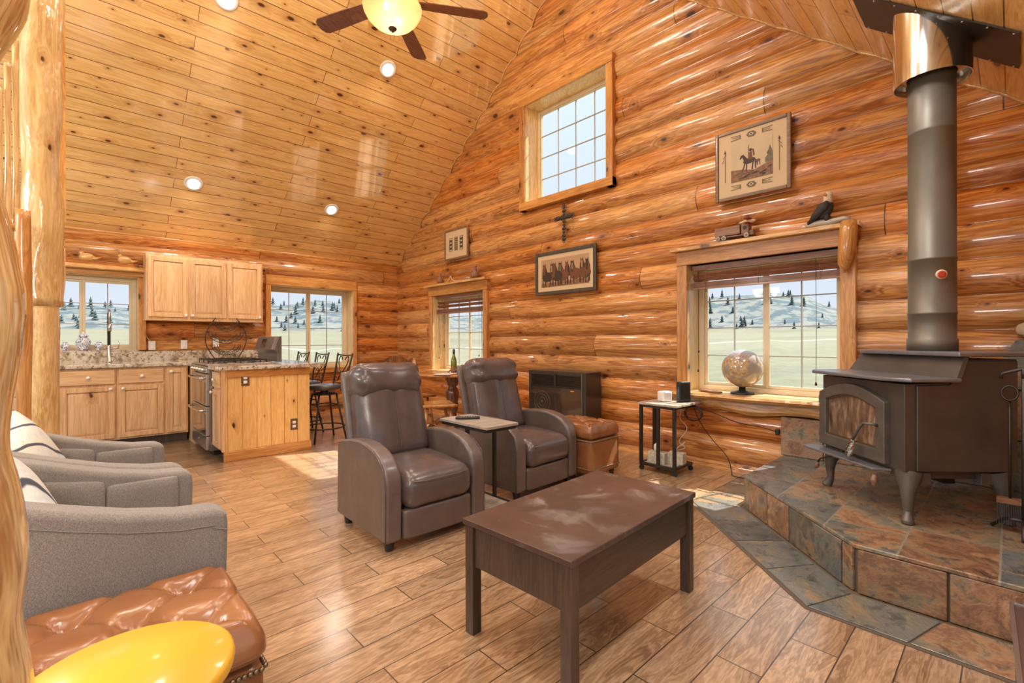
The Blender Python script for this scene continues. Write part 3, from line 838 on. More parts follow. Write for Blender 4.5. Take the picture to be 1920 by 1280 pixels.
S.view_settings.gamma = 1; S.view_settings.exposure = 0.45; S.view_settings.use_curve_mapping = False
S.cycles.use_denoising = True
try: S.cycles.denoiser = 'OPENIMAGEDENOISE'
except Exception: pass
S.cycles.max_bounces = 9; S.cycles.diffuse_bounces = 5; S.cycles.glossy_bounces = 4; S.cycles.transparent_max_bounces = 12
S.cycles.sample_clamp_indirect = 6; S.cycles.caustics_reflective = False; S.cycles.caustics_refractive = False
# ------------------------------------------------------------------ recliners
def wrinkle(amp, sc, seed=0):
    return lambda p, h: p+p.normalized()*amp*noise.noise(p*sc+Vector((seed, 0, 0)))
def recliner(name, label, loc, rz, group, w=.68):
    r = thing(name, label, 'recliner', loc, rz, group)
    ta = .10; W = w/2
    prof = [(0,.055),(-.004,.36),(.008,.42),(.036,.468),(.085,.51),(.15,.54),(.24,.56),(.34,.565),(.46,.555),(.58,.535),(.66,.515),(.675,.055)]
    for sgn in (-1, 1):
        x0 = -W if sgn < 0 else W-ta
        m = MB(); m.prism(prof, x0, x0+ta, 'x'); a = m.build('armrest', M['lea_s'], r, .022, 4)
        m = MB(); c = [(x0 + (0.012 if sgn < 0 else ta-.012), y, z) for y, z in prof[:11]]
        pts = [(p[0]+(-.010 if sgn < 0 else .010), p[1]+(.012 if i < 3 else .0), p[2]+(-.010)) for i, p in enumerate(c)]
        m.tube(pts, .0035, 6); m.build('piping', M['lea'], a)
    sw = w-2*ta-.012
    def seat(p, h):
        q = p.copy(); t = (p.y+h.y)/(2*h.y)
        q.z += .035*(1-(p.x/h.x)**2)*(1 if p.z > 0 else 0)*math.sin(PI*min(1, t*1.15)) + (.03*t-.012)*(1 if p.z > 0 else .3)
        return q+Vector((0, 0, .006*noise.noise(p*9)))
    m = MB(); m.rbox((0, .23, .315), (sw, .53, .20), .075, 16, seat); s_ = m.build('seat_cushion', M['lea'], r)
    m = MB(); m.tube([(-sw/2+.05, -.026, .372), (-sw/4, -.040, .372), (0, -.043, .373), (sw/4, -.040, .372), (sw/2-.05, -.026, .372)], .0028, 6); m.build('front_seam', M['lea_s'], s_)
    m = MB(); m.rbox((0, .06, .135), (sw, .12, .165), .02, 12, lambda p, h: p+Vector((0, -.010*(1-(p.x/h.x)**2)*(1 if p.y < 0 else 0)+.003*noise.noise(p*14), 0)))
    m.build('footrest_panel', M['lea_s'], r)
    # backrest leans back
    tl = Matrix.Rotation(-.26, 3, 'X')
    def back(p, h):
        q = p.copy()
        if p.y < 0:
            q.y -= .035*(1-(p.x/h.x)**2)-.012*math.exp(-(p.x/.012)**2)
            q.y += .012*math.exp(-((abs(p.x)-h.x*.86)/.03)**2)
        q.x *= 1+.05*(p.z/h.z)*-1*.6
        return q+Vector((0, .006*noise.noise(p*7), 0))
    m = MB(); m.rbox((0, .60, .62), (sw+.03, .16, .50), .065, 18, back, tl); m.build('backrest', M['lea'], r)
    m = MB(); m.rbox((0, .685, .60), (sw+.075, .05, .72), .022, 8, None, tl); m.build('back_shell', M['lea_s'], r)
    m = MB(); m.tube([Vector((0, .60, .62))+tl @ Vector((.0, -.108-.002*math.cos(k/5.), -.2+.36*k/8)) for k in range(9)], .0022, 5); m.build('centre_seam', M['lea_s'], r)
    def head(p, h):
        q = p.copy(); e = abs(p.x)/h.x
        if p.y < 0: q.y -= .045*(1-e**6)*(1-.5*(p.z/h.z)**2)
        w_ = .010*math.sin(p.z*62+p.x*30+rz*40)*smooth(.55, .85, e)*(1-smooth(.9, 1, e))*(1 if p.y < .03 else .2)
        q.y += w_; q.z *= 1-.10*smooth(.75, 1, e)
        return q+p.normalized()*.010*noise.noise(p*7+Vector((rz*9, 0, 0)))
    m = MB(); m.rbox((0, .668, .876), (sw+.045, .175, .245), .085, 26, head, tl); m.build('headrest', M['lea'], r)
    for x, y in ((-W+.05, .06), (W-.05, .06), (-W+.05, .60), (W-.05, .60)):
        m = MB(); m.lathe([(.020, 0), (.023, .004), (.027, .03), (.030, .06)], (x, y, 0), 14); m.build('foot', M['blackplastic'], r)
    return r
recliner('recliner', 'brown leather recliner nearer the kitchen island, left of the narrow side table', (1.555, 2.275, 0), -.02, 'brown leather recliners')
recliner('recliner', 'brown leather recliner right of the side table, in front of the wall heater', (2.65, 2.41, 0), .03, 'brown leather recliners', .70)

# narrow C-shaped side table between them, and the remote on it
r = thing('side_table', 'narrow grey topped side table standing between the two recliners', 'side table', (2.05, 2.53, 0))
m = MB(); m.box(-.14, -.26, .582, .14, .26, .60); m.build('tabletop', M['greywood'], r, .002, 1)
m = MB(); e = .011
for x in (-.12, .12): m.box(x-e, -.245, .56, x+e, .245, .5815)
m.box(-.109, -.245, .56, .109, -.223, .5815); m.box(-.109, .223, .56, .109, .245, .5815)
m.build('top_frame', M['iron'], r)
for x in (-.12, .12):
    m = MB(); m.box(x-e, -.045, .0585, x+e, -.023, .5595); m.build('post', M['iron'], r)
m = MB()
for x in (-.12, .12): m.box(x-e, -.245, .036, x+e, .245, .058)
m.box(-.109, -.245, .036, .109, -.223, .058); m.box(-.109, .223, .036, .109, .245, .058)
m.build('base_frame', M['iron'], r)
m = MB(); m.box(-.108, -.222, .040, .108, .222, .054); m.build('base_shelf', M['greywood'], r)
def caster(par, x, y):
    m = MB(); m.cyl((x-.008, y, .017), (x+.008, y, .017), .017, 14); m.build('caster', M['blackplastic'], par, .002, 1)
    m = MB(); m.box(x-.011, y-.008, .0345, x+.011, y+.008, .0358); m.build('caster_mount', M['iron'], par)
for x in (-.1, .1):
    for y in (-.23, .23): caster(r, x, y)
r = thing('remote_control', 'black remote control lying on the grey side table', 'remote control', (2.03, 2.62, .6005), .9)
m = MB(); m.rbox((0,0,.009), (.045,.17,.016), .006, 6); b = m.build('body', M['blackplastic'], r)
m = MB()
for i in range(3):
    for j in range(6): m.box(-.014+.011*i, -.05+.018*j, .0172, -.007+.011*i, -.041+.018*j, .019)
m.build('buttons', M['munt'], b)

# ------------------------------------------------------------------ coffee table
r = thing('coffee_table', 'dark espresso lift-top coffee table with a scuffed top in the middle of the floor', 'coffee table', (1.607, 1.240, 0), .045)
hx, hy = .472, .268
m = MB(); m.box(-hx, -hy, .428, hx, hy, .45); m.build('tabletop', M['esptop'], r, .002, 1)
for sx in (-1, 1):
    for sy in (-1, 1):
        x, y = sx*(hx-.030), sy*(hy-.030)
        m = MB(); m.box(x-.0225, y-.0225, 0, x+.0225, y+.0225, .4275); m.build('leg', M['espz'], r, .0015, 1)
for sy in (-1, 1):
    y = sy*(hy-.030); m = MB(); m.box(-hx+.0530, y-.012, .268, hx-.0530, y+.012, .420); m.build('side_apron', M['esp'], r)
for sx in (-1, 1):
    x = sx*(hx-.030); m = MB(); m.box(x-.012, -hy+.0530, .268, x+.012, hy-.0530, .420); m.build('end_apron', M['espz'], r)
m = MB(); m.box(-hx+.0425, -hy+.0425, .270, hx-.0425, hy-.0425, .282); m.build('box_bottom', M['esp'], r)

# ------------------------------------------------------------------ grey armchairs
def armchair(label, loc, rz, pil):
    r = thing('armchair', label, 'armchair', loc, rz, 'grey tweed armchairs')
    # local: -y front, x across.  width .71, depth .82
    W = .36
    prof = [(0,.12),(-.012,.56),(-.008,.595),(.006,.612),(.030,.618),(.12,.626),(.24,.652),(.36,.69),(.50,.74),(.64,.785),(.80,.80),(.80,.12)]
    for sg in (-1, 1):
        x0 = -W if sg < 0 else W-.115
        m = MB(); m.prism(prof, x0, x0+.115, 'x'); a = m.build('armrest', M['grey'], r, .026, 4)
        m = MB(); xo = x0-.0015 if sg < 0 else x0+.1165
        m.tube([(xo, y+.03 if i == 1 else y, z-.048) for i, (y, z) in enumerate(prof[2:11])], .0016, 5); m.build('welt', M['grey'], a)
        # channel tufting on the inner face
        xi = x0+.115 if sg < 0 else x0
        for k in range(3):
            y0 = .04+k*.225
            def ch(p, h): return p+Vector((0, 0, (p.y+h.y)*(.02+.16*k)))
            m = MB(); m.rbox((xi, y0+.112, .44+[0,.012,.045][k]), (.034, .224, .33+k*.02), .016, 8, ch); m.build('channel', M['grey'], r)
    m = MB(); m.rbox((0, .72, .56), (.70, .16, .60), .07, 10, lambda p, h: p+Vector((0, .06*(p.z/h.z)+.012, 0))); m.build('backrest', M['grey'], r)
    m = MB(); m.rbox((0, .29, .37), (.475, .60, .17), .06, 10, lambda p, h: p+Vector((0,0,.02*(1-(p.x/h.x)**2)*(1 if p.z > 0 else 0)))); m.build('seat_cushion', M['grey'], r)
    m = MB(); m.box(-.24, .01, .12, .24, .66, .30); m.build('base', M['grey'], r, .01, 2)
    for x in (-.3, .3):
        for y in (.07, .72):
            m = MB(); m.cyl((x, y, 0), (x, y, .125), .018, 10, .026); m.build('leg', M['espz'], r)
    return r
armchair('grey tweed armchair in the foreground beside the tufted leather ottoman', (.355, 2.085, 0), PI/2, 0)
armchair('farther grey tweed armchair with curved channelled arms, nearer the kitchen', (.345, 2.82, 0), PI/2, 1)
def cushion(label, loc, rot):
    m = MB()
    def f(p, h):
        e = max(abs(p.x)/h.x, abs(p.z)/h.z); q = p.copy()
        k = (1-abs(p.x/h.x)**3)*(1-abs(p.z/h.z)**3)
        q.y = p.y*(.25+1.15*k**.6) ; q.x *= 1-.06*(1-(p.z/h.z)**2)*abs(p.x/h.x); q.z *= 1-.06*(1-(p.x/h.x)**2)*abs(p.z/h.z)
        return q
    m.rbox((0,0,0), (.44, .13, .44), .02, 14, f)
    o = m.build('throw_cushion', M['pillow']); o.location = loc; o.rotation_euler = rot
    return tag(o, label, 'cushion', 'birch print cushions')
cushion('pale birch print cushion on the nearer grey armchair', (-.125, 2.10, .60), (math.radians(-24), math.radians(24), PI/2))
cushion('pale birch print cushion on the farther grey armchair', (-.125, 2.86, .60), (math.radians(-24), math.radians(-20), PI/2))

# ------------------------------------------------------------------ leather ottomans
def ottoman(label, loc, rz, sx=.48, sy=.50):
    r = thing('ottoman', label, 'ottoman', loc, rz, 'tufted cognac leather ottomans')
    tx = [-.27*sx*1., .27*sx]; 
    T = [(x*sx, y*sy) for x, y in ((-.25,-.25),(.25,-.25),(-.25,.25),(.25,.25),(0,0),(0,.5),(0,-.5),(.5,0),(-.5,0))]
    def f(p, h):
        q = p.copy()
        if p.z > 0:
            d = 0
            for a, b in T[:5]: d -= .034*math.exp(-(((p.x-a)**2+(p.y-b)**2)/.0016))
            u, v = (p.x/sx+p.y/sy), (p.x/sx-p.y/sy)      # diamond creases
            for w in (u, v):
                k = abs(((w+.25)*2+.5) % 1.-.5)/.5 if False else abs(((w*2+.0)+.5) % 1.-.5)*2
                d -= .015*math.exp(-((k)/.13)**2)
            e = max(abs(p.x)/h.x, abs(p.y)/h.y)
            q.z += (.034+d)*(1-smooth(.86, 1., e)*.9)
        q += Vector((.004*noise.noise(p*16), .004*noise.noise(p*16+Vector((5,0,0))), 0))*(1 if p.z > -.02 else 0)
        return q
    m = MB(); m.rbox((0,0,.386), (sx+.012, sy+.012, .088), .040, 44, f); c = m.build('tufted_cushion', M['cog'], r)
    for a, b in T[:5]:
        m = MB(); m.ell((a, b, .420), (.011, .011, .006), 10, 6); m.build('button', M['cog'], c)
    m = MB(); m.rbox((0,0,.201), (sx-.004, sy-.004, .282), .018, 8); m.build('body', M['cog'], r)
    for z, nm in ((.331, 'upper_nailheads'), (.105, 'lower_nailheads')):
        m = MB(); st = .0130
        for ax, L, O in ((0, sx, sy), (1, sy, sx)):
            n = int(L/st)
            for k in range(n):
                t = -L/2+.012+(L-.024)*k/(n-1)
                for sg in (-1, 1):
                    c_ = (t, sg*O/2, z) if ax == 0 else (sg*O/2, t, z)
                    m.ell(c_, (.0068,)*3, 8, 5)
        m.build(nm, M['brass'], r)
    for x in (-1, 1):
        for y in (-1, 1):
            m = MB(); m.cyl((x*(sx/2-.05), y*(sy/2-.05), 0), (x*(sx/2-.05), y*(sy/2-.05), .065), .016, 12, .024); m.build('foot', M['espz'], r)
    return r
ottoman('tufted cognac leather ottoman in the foreground beside the grey armchair', (.112, 1.494, 0), 0, .485, .425)
ottoman('tufted cognac leather ottoman partly hidden behind the right recliner', (3.225, 2.56, 0), 0, .40, .52)

# ------------------------------------------------------------------ yellow stool table
r = thing('round_table', 'small round yellow painted table in the bottom left corner', 'side table', (.066, 1.004, 0))
m = MB(); m.lathe([(.001,.573),(.146,.573),(.151,.577),(.153,.588),(.151,.597),(.146,.600),(.001,.600)], n=64); m.build('tabletop', M['yellow'], r)
m = MB(); m.lathe([(.09,.001),(.10,.012),(.05,.03),(.022,.07),(.018,.3),(.022,.50),(.06,.555),(.07,.5725)], n=24); m.build('pedestal', M['yellow'], r)

# ------------------------------------------------------------------ foreground logs on the left
def logpost(name, label, cat, x, y, z0, z1, rfun, mat, n=40, ns=90, group=None, amp=.006, par=None, lean=0):
    m = MB(); vs = []
    for i in range(ns+1):
        z = z0+(z1-z0)*i/ns
        for k in range(n):
            a = 2*PI*k/n
            q = rfun(z)+amp*noise.noise(Vector((math.cos(a)*1.6, math.sin(a)*1.6, z*3.2+x*9)))+amp*.5*noise.noise(Vector((math.cos(a)*4, math.sin(a)*4, z*7)))
            vs.append((x+q*math.cos(a)+lean*(z-z0), y+q*math.sin(a), z))
    fs = [(i*n+k, i*n+(k+1) % n, (i+1)*n+(k+1) % n, (i+1)*n+k) for i in range(ns) for k in range(n)]
    m.add(vs, fs, True)
    m.f.append(tuple(range(n))[::-1]); m.m.append(0); m.sm.append(False)
    m.f.append(tuple(ns*n+k for k in range(n))); m.m.append(0); m.sm.append(False)
    o = m.build(name, mat, par)
    return tag(o, label, cat, group) if par is None else o
# gnarled newel right beside the camera; its outline swells and narrows with the knots
ED = [(-200, 75), (0, 60), (40, 54), (70, 38), (100, 20), (135, 0), (200, -8), (330, -8), (372, 2), (400, 14), (440, 24), (500, 36), (545, 46), (600, 47), (645, 42), (700, 33), (745, 24), (800, 17), (840, 18), (880, 31), (930, 42), (985, 50), (1040, 55), (1090, 48), (1135, 41), (1170, 48), (1217, 58), (1280, 66), (1500, 60), (2300, 60)]
px, py = -.140, .70; dep = .56
def redge(z):
    yy = 640-(z-1.15)*878/.497
    for (a, e0), (b, e1) in zip(ED, ED[1:]):
        if a <= yy <= b: ex = e0+(e1-e0)*(yy-a)/(b-a); break
    else: ex = 50
    th = .754+math.atan((ex-960)/878)              # heading of the silhouette ray
    # distance of the post's axis from that ray
    return max(.05, abs(px*math.cos(th)-py*math.sin(th)))
logpost('newel_log', 'gnarled glossy peeled log post at the left edge beside the camera', 'log post', px, py, 0, 2.6, redge, M['gnarl'], 48, 190, amp=.003)
logpost('log_post', 'wavy varnished peeled log hanging from the ceiling, sawn off above the other post', 'log post', -.121, 3.68, 1.345, roof(3.68+.12)-.02, lambda z: .086+.005*math.sin(z*5.1)+.004*math.sin(z*11), M['post'], amp=.011)
logpost('support_post', 'straight varnished log post standing behind the armchairs', 'log post', -.160, 4.32, 0, 1.47, lambda z: .100, M['post'], amp=.005, ns=50)
r = thing('stair_rail', 'pale peeled log newel with slim spindles between the foreground log and the post', 'railing', (0,0,0))
logpost('newel', None, None, -.175, 3.33, 0, 1.80, lambda z: .030+.003*math.sin(z*6), M['trim_z'], 20, 40, amp=.002, par=r)
for x, y, z1 in ((-.231, 3.42, 2.54), (-.204, 3.44, 2.69), (-.258, 3.40, 2.40)):
    logpost('spindle', None, None, x, y, 1.74, z1, lambda z: .0125+.0015*math.sin(z*8), M['post'], 14, 40, amp=.002, par=r)
m = MB(); m.tube([(-.34, 3.36, 1.72), (-.25, 3.41, 1.725), (-.19, 3.42, 1.73), (-.176, 3.35, 1.74)], .022, 12); m.build('rail', M['trim_x'], r)
m = MB(); m.box(-.10, 4.43, 1.97, -.028, 4.47, roof(4.47)-.004); tag(m.build('trim_8', M['trim_z']), kind='structure')
# ------------------------------------------------------------------ kitchen
def panel_door(x0, z0, x1, z1, par, knob=None, name='door', mat='cab', flat=False):
    """raised panel door on the front plane y = 0, facing -y"""
    m = MB(); t = .019; f = .052 if not flat else 0
    if flat: m.box(x0, -t, z0, x1, -.0005, z1)
    else:
        m.box(x0, -t, z0, x0+f, -.0005, z1); m.box(x1-f, -t, z0, x1, -.0005, z1)
        m.box(x0+f, -t, z0, x1-f, -.0005, z0+f); m.box(x0+f, -t, z1-f, x1-f, -.0005, z1)
        a, b, c, d = x0+f, x1-f, z0+f, z1-f; g = .030
        vs = [(a, -.002, c), (b, -.002, c), (b, -.002, d), (a, -.002, d), (a+g, -.0165, c+g), (b-g, -.0165, c+g), (b-g, -.0165, d-g), (a+g, -.0165, d-g)]
        m.add(vs, [(4,5,6,7), (0,1,5,4), (1,2,6,5), (2,3,7,6), (3,0,4,7)])
    o = m.build(name, M[mat], par, .003, 2)
    if knob:
        kx, kz = knob; Rk = Matrix.Rotation(PI/2, 3, 'X')
        k = MB(); k.lathe([(.006,.0),(.006,.010),(.014,.016),(.0165,.022),(.014,.029),(.004,.031)], (kx, -t, kz), 16, Rk); k.build('knob', M['white'], o)
    return o
def base_cab(label, x0, w, loc_y=6.55, drawer=True, kside=1, loc=None, rz=0, h=.874, depth=.72):
    r = thing('base_cabinet', label, 'cabinet', loc or (x0, loc_y, 0), rz, 'hickory base cabinets')
    m = MB(); m.box(.001, 0, .105, w-.001, depth, h); m.build('body', M['cab'], r)
    m = MB(); m.box(.001, .07, .0, w-.001, .09, .104); m.build('toe_kick', M['espz'], r)
    e = .016; kx = w-e-.035 if kside > 0 else e+.035
    if drawer:
        panel_door(e, .705, w-e, .853, r, (w/2, .779), 'drawer', 'cab_x', True)
        panel_door(e, .125, w-e, .680, r, (kx, .652))
    else: panel_door(e, .125, w-e, .853, r, (kx, .815))
    return r
base_cab('hickory base cabinet with one drawer, under the left of the sink window', -.11, .455)
base_cab('hickory base cabinet with one drawer, right of the faucet and left of the narrow door', .345, .42, kside=-1)
base_cab('narrow hickory base cabinet with one tall door beside the range', .765, .215, drawer=False, kside=-1)
base_cab('hickory base cabinet mostly hidden behind the log post', -.60, .488)
base_cab('slim hickory cabinet at the island corner right of the range', 0, .30, loc=(1.035, 5.468, 0), rz=-PI/2, drawer=True, kside=-1, depth=.60)
# upper cabinets, one unit of three doors
r = thing('wall_cabinet', 'three door hickory cabinet hung on the log wall right of the sink window', 'cabinet', (.648, 7.12, 1.427))
W_ = 1.285; m = MB(); m.box(0, 0, 0, W_, .315, .795); m.build('body', M['cab'], r, .003, 1)
dw = (W_-.03)/3
for k in range(3):
    x0 = .012+k*(dw+.004); panel_door(x0+.008, .03, x0+dw-.012, .765, r, (x0+dw-.035, .055) if k in (0, 2) else (x0+.032, .055))
m = MB(); m.box(-.006, -.006, -.012, W_+.006, .315, -.0005); m.build('light_rail', M['cab_x'], r)
# counter top
r = thing('countertop', 'speckled granite countertop running along the wall and out over the island', 'countertop', (0,0,0))
m = MB(); m.prism([(-.62,6.515),(.955,6.515),(.975,6.29),(1.672,6.29),(1.672,5.485),(.985,5.485),(.985,5.15),(1.02,5.105),(1.95,5.105),(2.03,5.18),(2.03,7.395),(-.62,7.395)], .8755, .915, 'z')
m.build('slab', M['granite'], r, .006, 2)
m = MB(); m.box(-.62, 7.396, .90, 2.03, 7.425, 1.035); m.build('backsplash', M['granite'], r, .003, 1)
m = MB(); m.box(-.66, 7.428, 1.0355, .6, 7.62, 1.050); m.build('window_ledge', M['granite'], r)
# island
r = thing('kitchen_island', 'island end of yellow pine boards with a broad base board', 'kitchen island', (0,0,0))
m = MB(); m.box(1.06, 5.14, .095, 1.85, 5.162, .874); m.build('board_panel', M['isl'], r)
m = MB(); m.box(1.05, 5.118, .0, 1.862, 5.162, .094); m.build('base_board', M['trim_x'], r, .004, 1)
m = MB(); m.box(1.035, 5.125, .0955, 1.0595, 5.166, .874); m.build('corner_board', M['cab'], r)
m = MB(); m.box(1.08, 5.125, .805, 1.85, 5.1395, .874); m.build('top_board', M['trim_x'], r)
m = MB(); m.box(1.695, 5.163, 0, 1.85, 7.39, .874); m.build('knee_wall', M['isl'], r)
m = MB(); m.box(1.0, 6.30, 0, 1.694, 7.39, .874); m.build('corner_base', M['cab'], r)
def outlet(label, loc, rz, plate, n=2):
    r = thing('outlet', label, 'outlet', loc, rz)
    m = MB(); m.box(-.036, -.006, -.058, .036, 0, .058); m.build('cover_plate', M[plate], r, .002, 1)
    for z in (-.021, .021):
        m = MB(); m.rbox((0, -.007, z), (.034, .006, .028), .0028, 4); m.build('receptacle', M['white'], r)
outlet('dark bordered outlet high on the left of the island panel', (1.235, 5.1385, .775), 0, 'brass')
outlet('dark bordered outlet low on the right of the island panel', (1.69, 5.1385, .285), 0, 'brass')
outlet('white outlet on the log wall with a cord from the cabinet', (.735, 7.432, 1.105), 0, 'whitep')
outlet('white outlet on the log wall midway between the corded outlet and wire basket', (1.07, 7.432, 1.115), 0, 'whitep')
outlet('white outlet on the log wall seen through the wire basket', (1.43, 7.432, 1.14), 0, 'whitep')
m = MB(); m.tube([(.655, 7.42, 1.41), (.665, 7.425, 1.34), (.66, 7.43, 1.28), (.69, 7.425, 1.20), (.722, 7.415, 1.155)], .0035, 6)
tag(m.build('cabinet_cord', M['whitecable']), 'thin pale cord dropping from the wall cabinet to an outlet', 'cord')
# range
r = thing('kitchen_range', 'stainless steel double oven range between the cabinets and the island', 'range', (.985, 6.268, 0), -PI/2)
w = .762
m = MB(); m.box(.002, .022, .05, w-.002, .64, .905); m.build('body', M['steel'], r)
m = MB(); m.box(.03, .06, .0, w-.03, .6, .0495); m.build('plinth', M['blackplastic'], r)
m = MB(); m.box(.0, -.0, .9055, w, .62, .925); m.build('cooktop', M['steel'], r, .004, 2)
for k in range(3):
    m = MB(); x0 = .02+k*.243; x1 = x0+.236
    for x in (x0+.01, x1-.01): m.box(x-.006, .05, .948, x+.006, .56, .962)
    for y in (.055, .18, .305, .43, .555): m.box(x0+.016, y-.005, .949, x1-.016, y+.005, .961)
    for x in (x0+.01, x1-.01):
        for y in (.055, .305, .555): m.box(x-.005, y-.004, .9255, x+.005, y+.004, .9478)
    m.build('grate', M['iron'], r)
for x, y in ((.14, .16), (.14, .44), (.62, .16), (.62, .44), (.38, .3)):
    m = MB(); m.lathe([(.045,.9255),(.045,.934),(.032,.936),(.030,.943),(.001,.944)], (x, y, 0), 18); m.build('burner', M['blackplastic'], r)
m = MB(); m.prism([(.0215,.83),(-.012,.835),(-.004,.9),(.0215,.9)], .0, w, 'x'); cp = m.build('control_panel', M['steel'], r, .003, 1)
for k in range(5):
    m = MB(); x = .10+k*.14; m.cyl((x, -.008, .866), (x, -.038, .862), .021, 18, .017); m.build('control_knob', M['chrome'], cp)
def oven(nm, z0, z1, win):
    m = MB(); m.box(.004, -.012, z0, w-.004, .0215, z1); d = m.build(nm, M['steel'], r, .004, 2)
    m = MB(); m.box(.05, -.0145, win[0], w-.05, -.0122, win[1]); m.build('oven_window', M['ovenglass'], d)
    m = MB(); z = z1-.04
    m.tube([(.06, -.012, z), (.065, -.045, z), (.12, -.058, z-.004), (w/2, -.064, z-.006), (w-.12, -.058, z-.004), (w-.065, -.045, z), (w-.06, -.012, z)], .011, 10); m.build('handle', M['chrome'], d)
oven('upper_oven_door', .505, .822, (.53, .74)); oven('lower_oven_door', .205, .495, (.225, .42))
m = MB(); m.box(.004, -.010, .06, w-.004, .0215, .198); p_ = m.build('drawer', M['steel'], r, .004, 2)
m = MB(); m.lathe([(.001,0),(.014,0),(.014,.002),(.001,.003)], (w/2, -.010, .13), 16, Matrix.Rotation(PI/2, 3, 'X')); m.build('badge', M['chrome'], p_)
m = MB(); m.prism([(.66, .926), (.66, 1.02), (.622, 1.06), (.668, 1.205), (.70, 1.21), (.70, .926)], .0, w, 'x'); bgd = m.build('backguard', plain('dark_stainless', (.20,.175,.16), .32, .6), r, .004, 1)
sl = math.atan2(.046, .145)
m = MB(); m.obox((.30, .642, 1.135), (.15, .003, .10), (-sl, 0, 0)); m.build('display', M['ovenglass'], bgd)
for x in (.66, .70):
    m = MB(); m.obox((x, .642, 1.133), (.010, .004, .145), (-sl, 0, 0)); m.build('trim_strip', M['chrome'], bgd)
# faucet
r = thing('faucet', 'tall spring neck kitchen faucet standing at the sink', 'faucet', (.312, 7.18, .915))
m = MB(); m.lathe([(.03,0.0005),(.03,.012),(.02,.02),(.02,.19),(.016,.20)], n=18); m.build('base', M['steel'], r)
pts = []
for k in range(221): a = k*2*PI*.118; pts.append((.016*math.cos(a), .016*math.sin(a), .20+.37*k/220))
m = MB(); m.tube(pts, .0042, 5); m.cyl((0,0,.2), (0,0,.58), .011, 12); m.build('spring_neck', M['iron'], r)
m = MB(); m.tube([(.0,0,.575), (.0,-.03,.60), (0,-.09,.60), (0,-.12,.56), (0,-.12,.44)], .011, 10); m.cyl((0,-.12,.44), (0,-.12,.36), .017, 14); m.build('spray_head', M['steel'], r)
m = MB(); m.tube([(.018,0,.16), (.06,0,.165), (.085,-.005,.17)], .013, 10); m.tube([(.085,-.005,.165), (.088,-.008,.25)], .005, 8); m.tube([(-.016,0,.16), (-.05,0,.17)], .007, 8); m.build('lever', M['steel'], r)
# porcelain jars on the window ledge
def jar(label, x, s, lid):
    r = thing('porcelain_jar', label, 'jar', (x, 7.53, 1.0505), 0, 'blue and white porcelain jars')
    m = MB(); m.lathe([(.030*s,0),(.036*s,.006*s),(.034*s,.02*s),(.052*s,.055*s),(.058*s,.08*s),(.050*s,.105*s),(.030*s,.12*s),(.030*s,.128*s)], n=28); m.build('body', M['porc'], r)
    m = MB()
    if lid: m.lathe([(.036*s,.1285*s),(.038*s,.135*s),(.030*s,.15*s),(.012*s,.158*s),(.006*s,.165*s),(.009*s,.175*s),(.001*s,.185*s)], n=24)
    else: m.lathe([(.031*s,.1282*s),(.032*s,.134*s),(.015*s,.140*s),(.001*s,.142*s)], n=24)
    m.build('lid', M['porc'], r)
jar('small round blue and white jar left of the tall jar', -.06, .72, False)
jar('tall blue and white ginger jar with a knobbed lid', .095, 1.25, True)
jar('small round blue and white jar beside the faucet', .235, .76, False)
# carved birds on the window head
def quail(label, x, s, rz):
    r = thing('bird_carving', label, 'figurine', (x, 7.33, 2.086), rz, 'carved birds above the sink window')
    m = MB(); m.ell((0,0,.045*s), (.062*s,.036*s,.043*s), 18, 12); m.ell((-.04*s,0,.085*s), (.022*s,.020*s,.022*s), 14, 9)
    m.tube([(.03*s,0,.045*s), (.07*s,0,.036*s), (.115*s,0,.052*s)], [.026*s,.018*s,.004*s], 10); m.build('body', M['live'], r)
    m = MB(); m.tube([(-.055*s,0,.084*s), (-.075*s,0,.078*s)], [.006*s,.001*s], 8); m.tube([(-.04*s,0,.10*s), (-.05*s,0,.122*s)], [.004*s,.006*s], 6); m.build('beak', M['carv'], r)
quail('pale carved wooden bird at the left of the sink window head', .125, 1.12, 0)
quail('pale carved wooden bird nearer the wall cabinets', .465, 1.12, .2)
# wire basket
r = thing('tiered_basket', 'black wrought iron basket stand with three crescent tiers on the counter', 'basket', (1.435, 6.86, .9155))
for sg in (-1, 1):
    m = MB(); m.tube([(sg*(.115+.115*math.sin(PI*k/16)), 0, .004+.535*k/16) for k in range(17)], .006, 8); m.build('side_arc', M['iron'], r)
for z, wd in ((.36, .135), (.21, .195), (.06, .165)):
    m = MB()
    for dep_ in (0, 1):
        for yy in (-.10, 0, .10):
            q = 1-.28*(abs(yy)/.10)**2
            if dep_ == 0: m.tube([(wd*q*math.cos(a), yy, z+.14-.135*math.sin(a)*1.0*q) for a in [PI*k/14 for k in range(15)]], .004, 6)
    for a in [PI*k/8 for k in range(1, 8)]:
        m.tube([(wd*(1-.28*(y_/.1)**2)*math.cos(a), y_, z+.14-.135*math.sin(a)*(1-.28*(y_/.1)**2)) for y_ in (-.10,-.05,0,.05,.10)], .0028, 5)
    m.build('crescent_tier', M['iron'], r)
m = MB()
for sg in (-1, 1):
    m.tube([(sg*.112, 0, .0045), (sg*.09, -.09, .0045), (0, -.12, .0045)], .005, 6); m.tube([(sg*.112, 0, .0045), (sg*.09, .09, .0045), (0, .12, .0045)], .005, 6)
m.build('base_ring', M['iron'], r)

